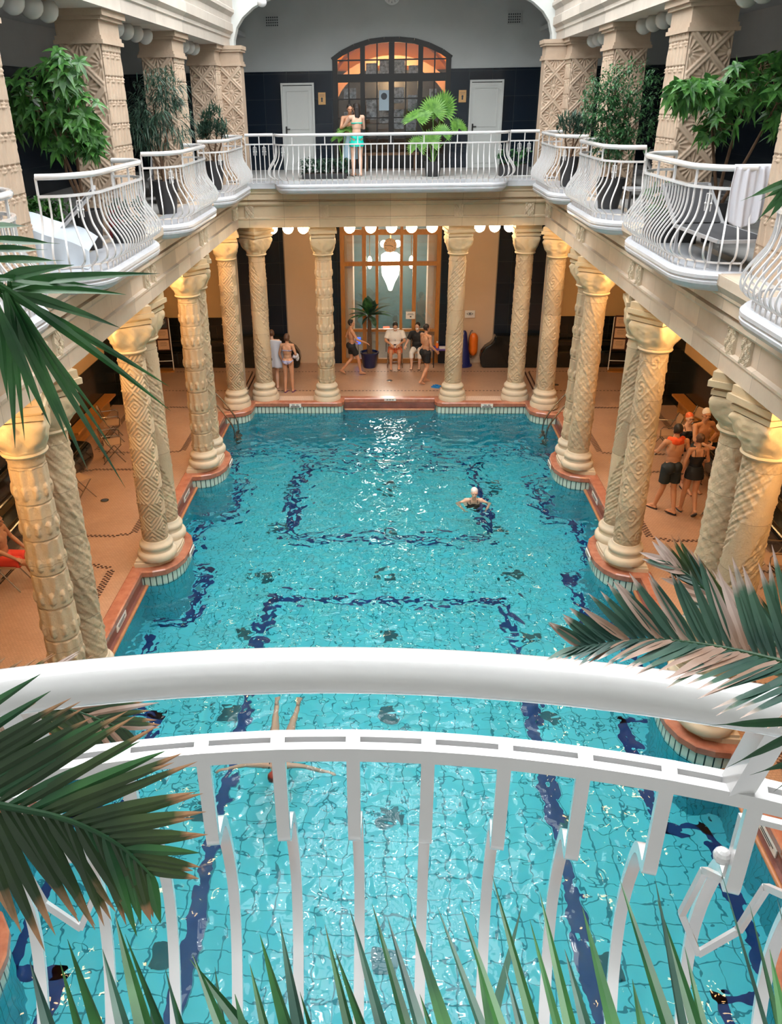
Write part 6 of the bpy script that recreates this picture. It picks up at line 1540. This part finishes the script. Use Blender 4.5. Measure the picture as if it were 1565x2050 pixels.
# seated staff
SIT = dict(hipc=(0, -.02, .53), lk=(-.13, .40, .50), la=(-.12, .36, .085), rk=(.13, .40, .50), ra=(.12, .38, .085), le=(-.29, .08, .79), lw=(-.12, .30, .72), re=(.29, .08, .79), rw=(.12, .30, .72), ln=(.3, 0, -1), rn=(-.3, 0, -1), lcurl=.7, rcurl=.7)
person('seated staff member in white shirt, rust-red shorts and face mask, holding a phone', (.16, 24.93, 0), PI, 1.76, SIT, skin='skin', hair='hair_black', head=(0, -.45), seated=True, mask='plastic_white', build=1.12, cl=[('shirt', 'white_cloth', .75), ('shorts', 'rust_cloth', .72), ('lanyard',), ('slippers', 'ink')])
t = thing('phone', 'small dark phone in the hands of the seated staff member in white', 'phone', (.15, 24.55, .745), .1)
obj('body', MB().box((0, 0, 0), (.075, .14, .01), M=Matrix.Rotation(-.5, 3, 'X')), M['ink'], t); obj('screen', MB().box((0, -.001, .007), (.066, .12, .002), M=Matrix.Rotation(-.5, 3, 'X')), M['blue_plastic'], t)
S2 = dict(SIT); S2.update(le=(-.30, .05, .80), lw=(-.16, .28, .66), re=(.28, .02, .82), rw=(.34, .22, .68))
person('seated staff member in black top and face mask behind the walking man', (.84, 24.93, 0), PI - .15, 1.72, S2, skin='skin_pale', hair='hair_black', head=(-.2, -.1), seated=True, mask='plastic_white', cl=[('shirt', 'black_cloth', .95), ('trunks', 'white_cloth'), ('slippers', 'rubber')])
person('bare-chested man in black shorts walking away past the seated staff', (1.02, 23.12, 0), -.95, 1.72, dict(lk=(-.09, .13, .50), la=(-.09, .08, .085), rk=(.09, .0, .50), ra=(.09, -.22, .13), rp=-.3, re=(.25, .0, 1.16), rw=(.25, .2, .98), le=(-.25, .05, 1.16), lw=(-.24, .22, 1.0)), skin='skin', hair='hair_black', head=(-.25, 0), cl=[('shorts', 'black_cloth', .66)])
# group on the right
person('man from behind in dark shorts and black slippers with orange towel round his neck', (5.46, 14.85, 0), .12, 1.84, dict(lk=(-.10, .03, .50), la=(-.14, .16, .085), rk=(.09, -.01, .50), ra=(.10, -.14, .10), re=(.28, -.02, 1.15), rw=(.32, .05, .88), le=(-.26, .12, 1.20), lw=(-.24, .32, 1.10), lf=.5, rf=.45), skin='skin', hair='hair_black', head=(.0, .0), cl=[('shorts', 'slate_cloth', .74), ('scarf', 'orange_cloth'), ('slippers', 'rubber')])
person('woman from behind in a black skirted swimsuit walking beside the man with the orange towel', (5.88, 14.80, 0), .05, 1.66, dict(lk=(-.09, .10, .50), la=(-.11, .10, .085), rk=(.08, .0, .50), ra=(.06, -.20, .15), rp=-.75, le=(-.24, -.03, 1.16), lw=(-.25, -.0, .90), re=(.25, .02, 1.17), rw=(.20, .20, 1.08)), fem=True, skin='skin', hair='hair_brown', hair_len=-1, head=(.15, 0), cl=[('onepiece', 'black_cloth', 1), ('watch', 'l'), ('slippers', 'ink')])
person('bare-chested bearded man in white swim cap with one hand on his hip', (6.27, 15.75, 0), PI + .35, 1.84, dict(le=(-.42, -.06, 1.20), lw=(-.17, .03, 1.05), re=(.27, .14, 1.20), rw=(.22, .42, 1.18), ln=(1, 0, 0), lh=(.6, .3, -.5)), skin='skin', cap_mat='white_cap', head=(-.40, -.05), cl=[('shorts', 'slate_cloth', .6), ('watch', 'l')])
person('person in orange swim cap and glasses beside the man in the white cap', (6.05, 16.0, 0), PI + .1, 1.66, dict(re=(.27, .04, 1.18), rw=(.22, .2, 1.0)), fem=True, skin='skin_pale', cap_mat='orange_cap', glasses=True, head=(.1, .0), cl=[('onepiece', 'black_cloth'), ('slippers', 'rubber')])
# seated person at the left edge
SL = dict(SIT); SL.update(lk=(-.12, .42, .50), la=(-.08, .62, .13), rk=(.12, .42, .50), ra=(.10, .56, .10), le=(-.27, .05, .80), lw=(-.20, .28, .62), re=(.27, .05, .80), rw=(.20, .28, .62))
person('person in red shorts sitting on a chair, cut off by the left edge', (-6.48, 11.87, 0), -1.55, 1.76, SL, skin='skin_dark', hair='hair_black', seated=True, cl=[('shorts', 'red_cloth', .74)])
# couple in the far gallery
person('woman from behind in turquoise bikini hugging her companion in the far gallery', (-.86, 22.6, G), .25, 1.68, dict(le=(-.30, .16, 1.22), lw=(-.18, .36, 1.25), re=(.22, .12, 1.16), rw=(.02, .34, 1.22)), fem=True, skin='skin_pale', hair='hair_black', hair_len=.20, head=(.35, -.1), cl=[('bikini', 'turq_cloth'), ('wrap', 'turq_cloth', .12)])
person('bare-chested person with pale blue towel round the hips, embraced in the far gallery', (-1.04, 22.92, G), PI + .3, 1.66, dict(le=(-.27, .10, 1.18), lw=(-.10, .30, 1.22), re=(.27, .10, 1.18), rw=(.12, .28, 1.28)), skin='skin', hair='hair_black', head=(-.2, -.2), cl=[('wrap', 'blue_cloth', .52)])
# swimmer facing the camera in the middle of the pool
TL = Matrix.Rotation(1.05, 3, 'X')
person('woman in white swim cap swimming towards the camera', (1.80, 15.90, -1.56), PI, 1.66, dict(le=(-.36, .14, 1.30), lw=(-.26, .40, 1.26), re=(.36, .14, 1.30), rw=(.26, .40, 1.26), lk=(-.12, -.28, .62), la=(-.12, -.62, .52), rk=(.12, -.28, .62), ra=(.12, -.62, .52), lp=-.9, rp=-.9), fem=True, skin='skin_pale', cap_mat='white_cap', head=(0, .25), cl=[('onepiece', 'black_cloth')], lean=.25)
# swimmer under the surface near the camera, arms spread, head towards the camera
Mx = Matrix.Rotation(PI, 3, 'Z') @ Matrix.Rotation(-PI / 2 + .06, 3, 'X')
sw = V((-1.42, 9.38, -.43))
person('swimmer with dark red cap gliding under water with arms spread wide', tuple(sw), 0, 1.66, dict(hipc=(0, 0, .93), le=(-.42, .02, 1.42), lw=(-.66, .06, 1.46), re=(.42, .02, 1.42), rw=(.66, .06, 1.46), lk=(-.13, .05, .50), la=(-.18, -.02, .12), rk=(.13, .05, .50), ra=(.16, -.02, .12), lp=-1.2, rp=-1.2), fem=True, skin='skin_pale', cap_mat='maroon_cap', head=(0, .3), cl=[('onepiece', 'black_cloth')], M3=Mx)
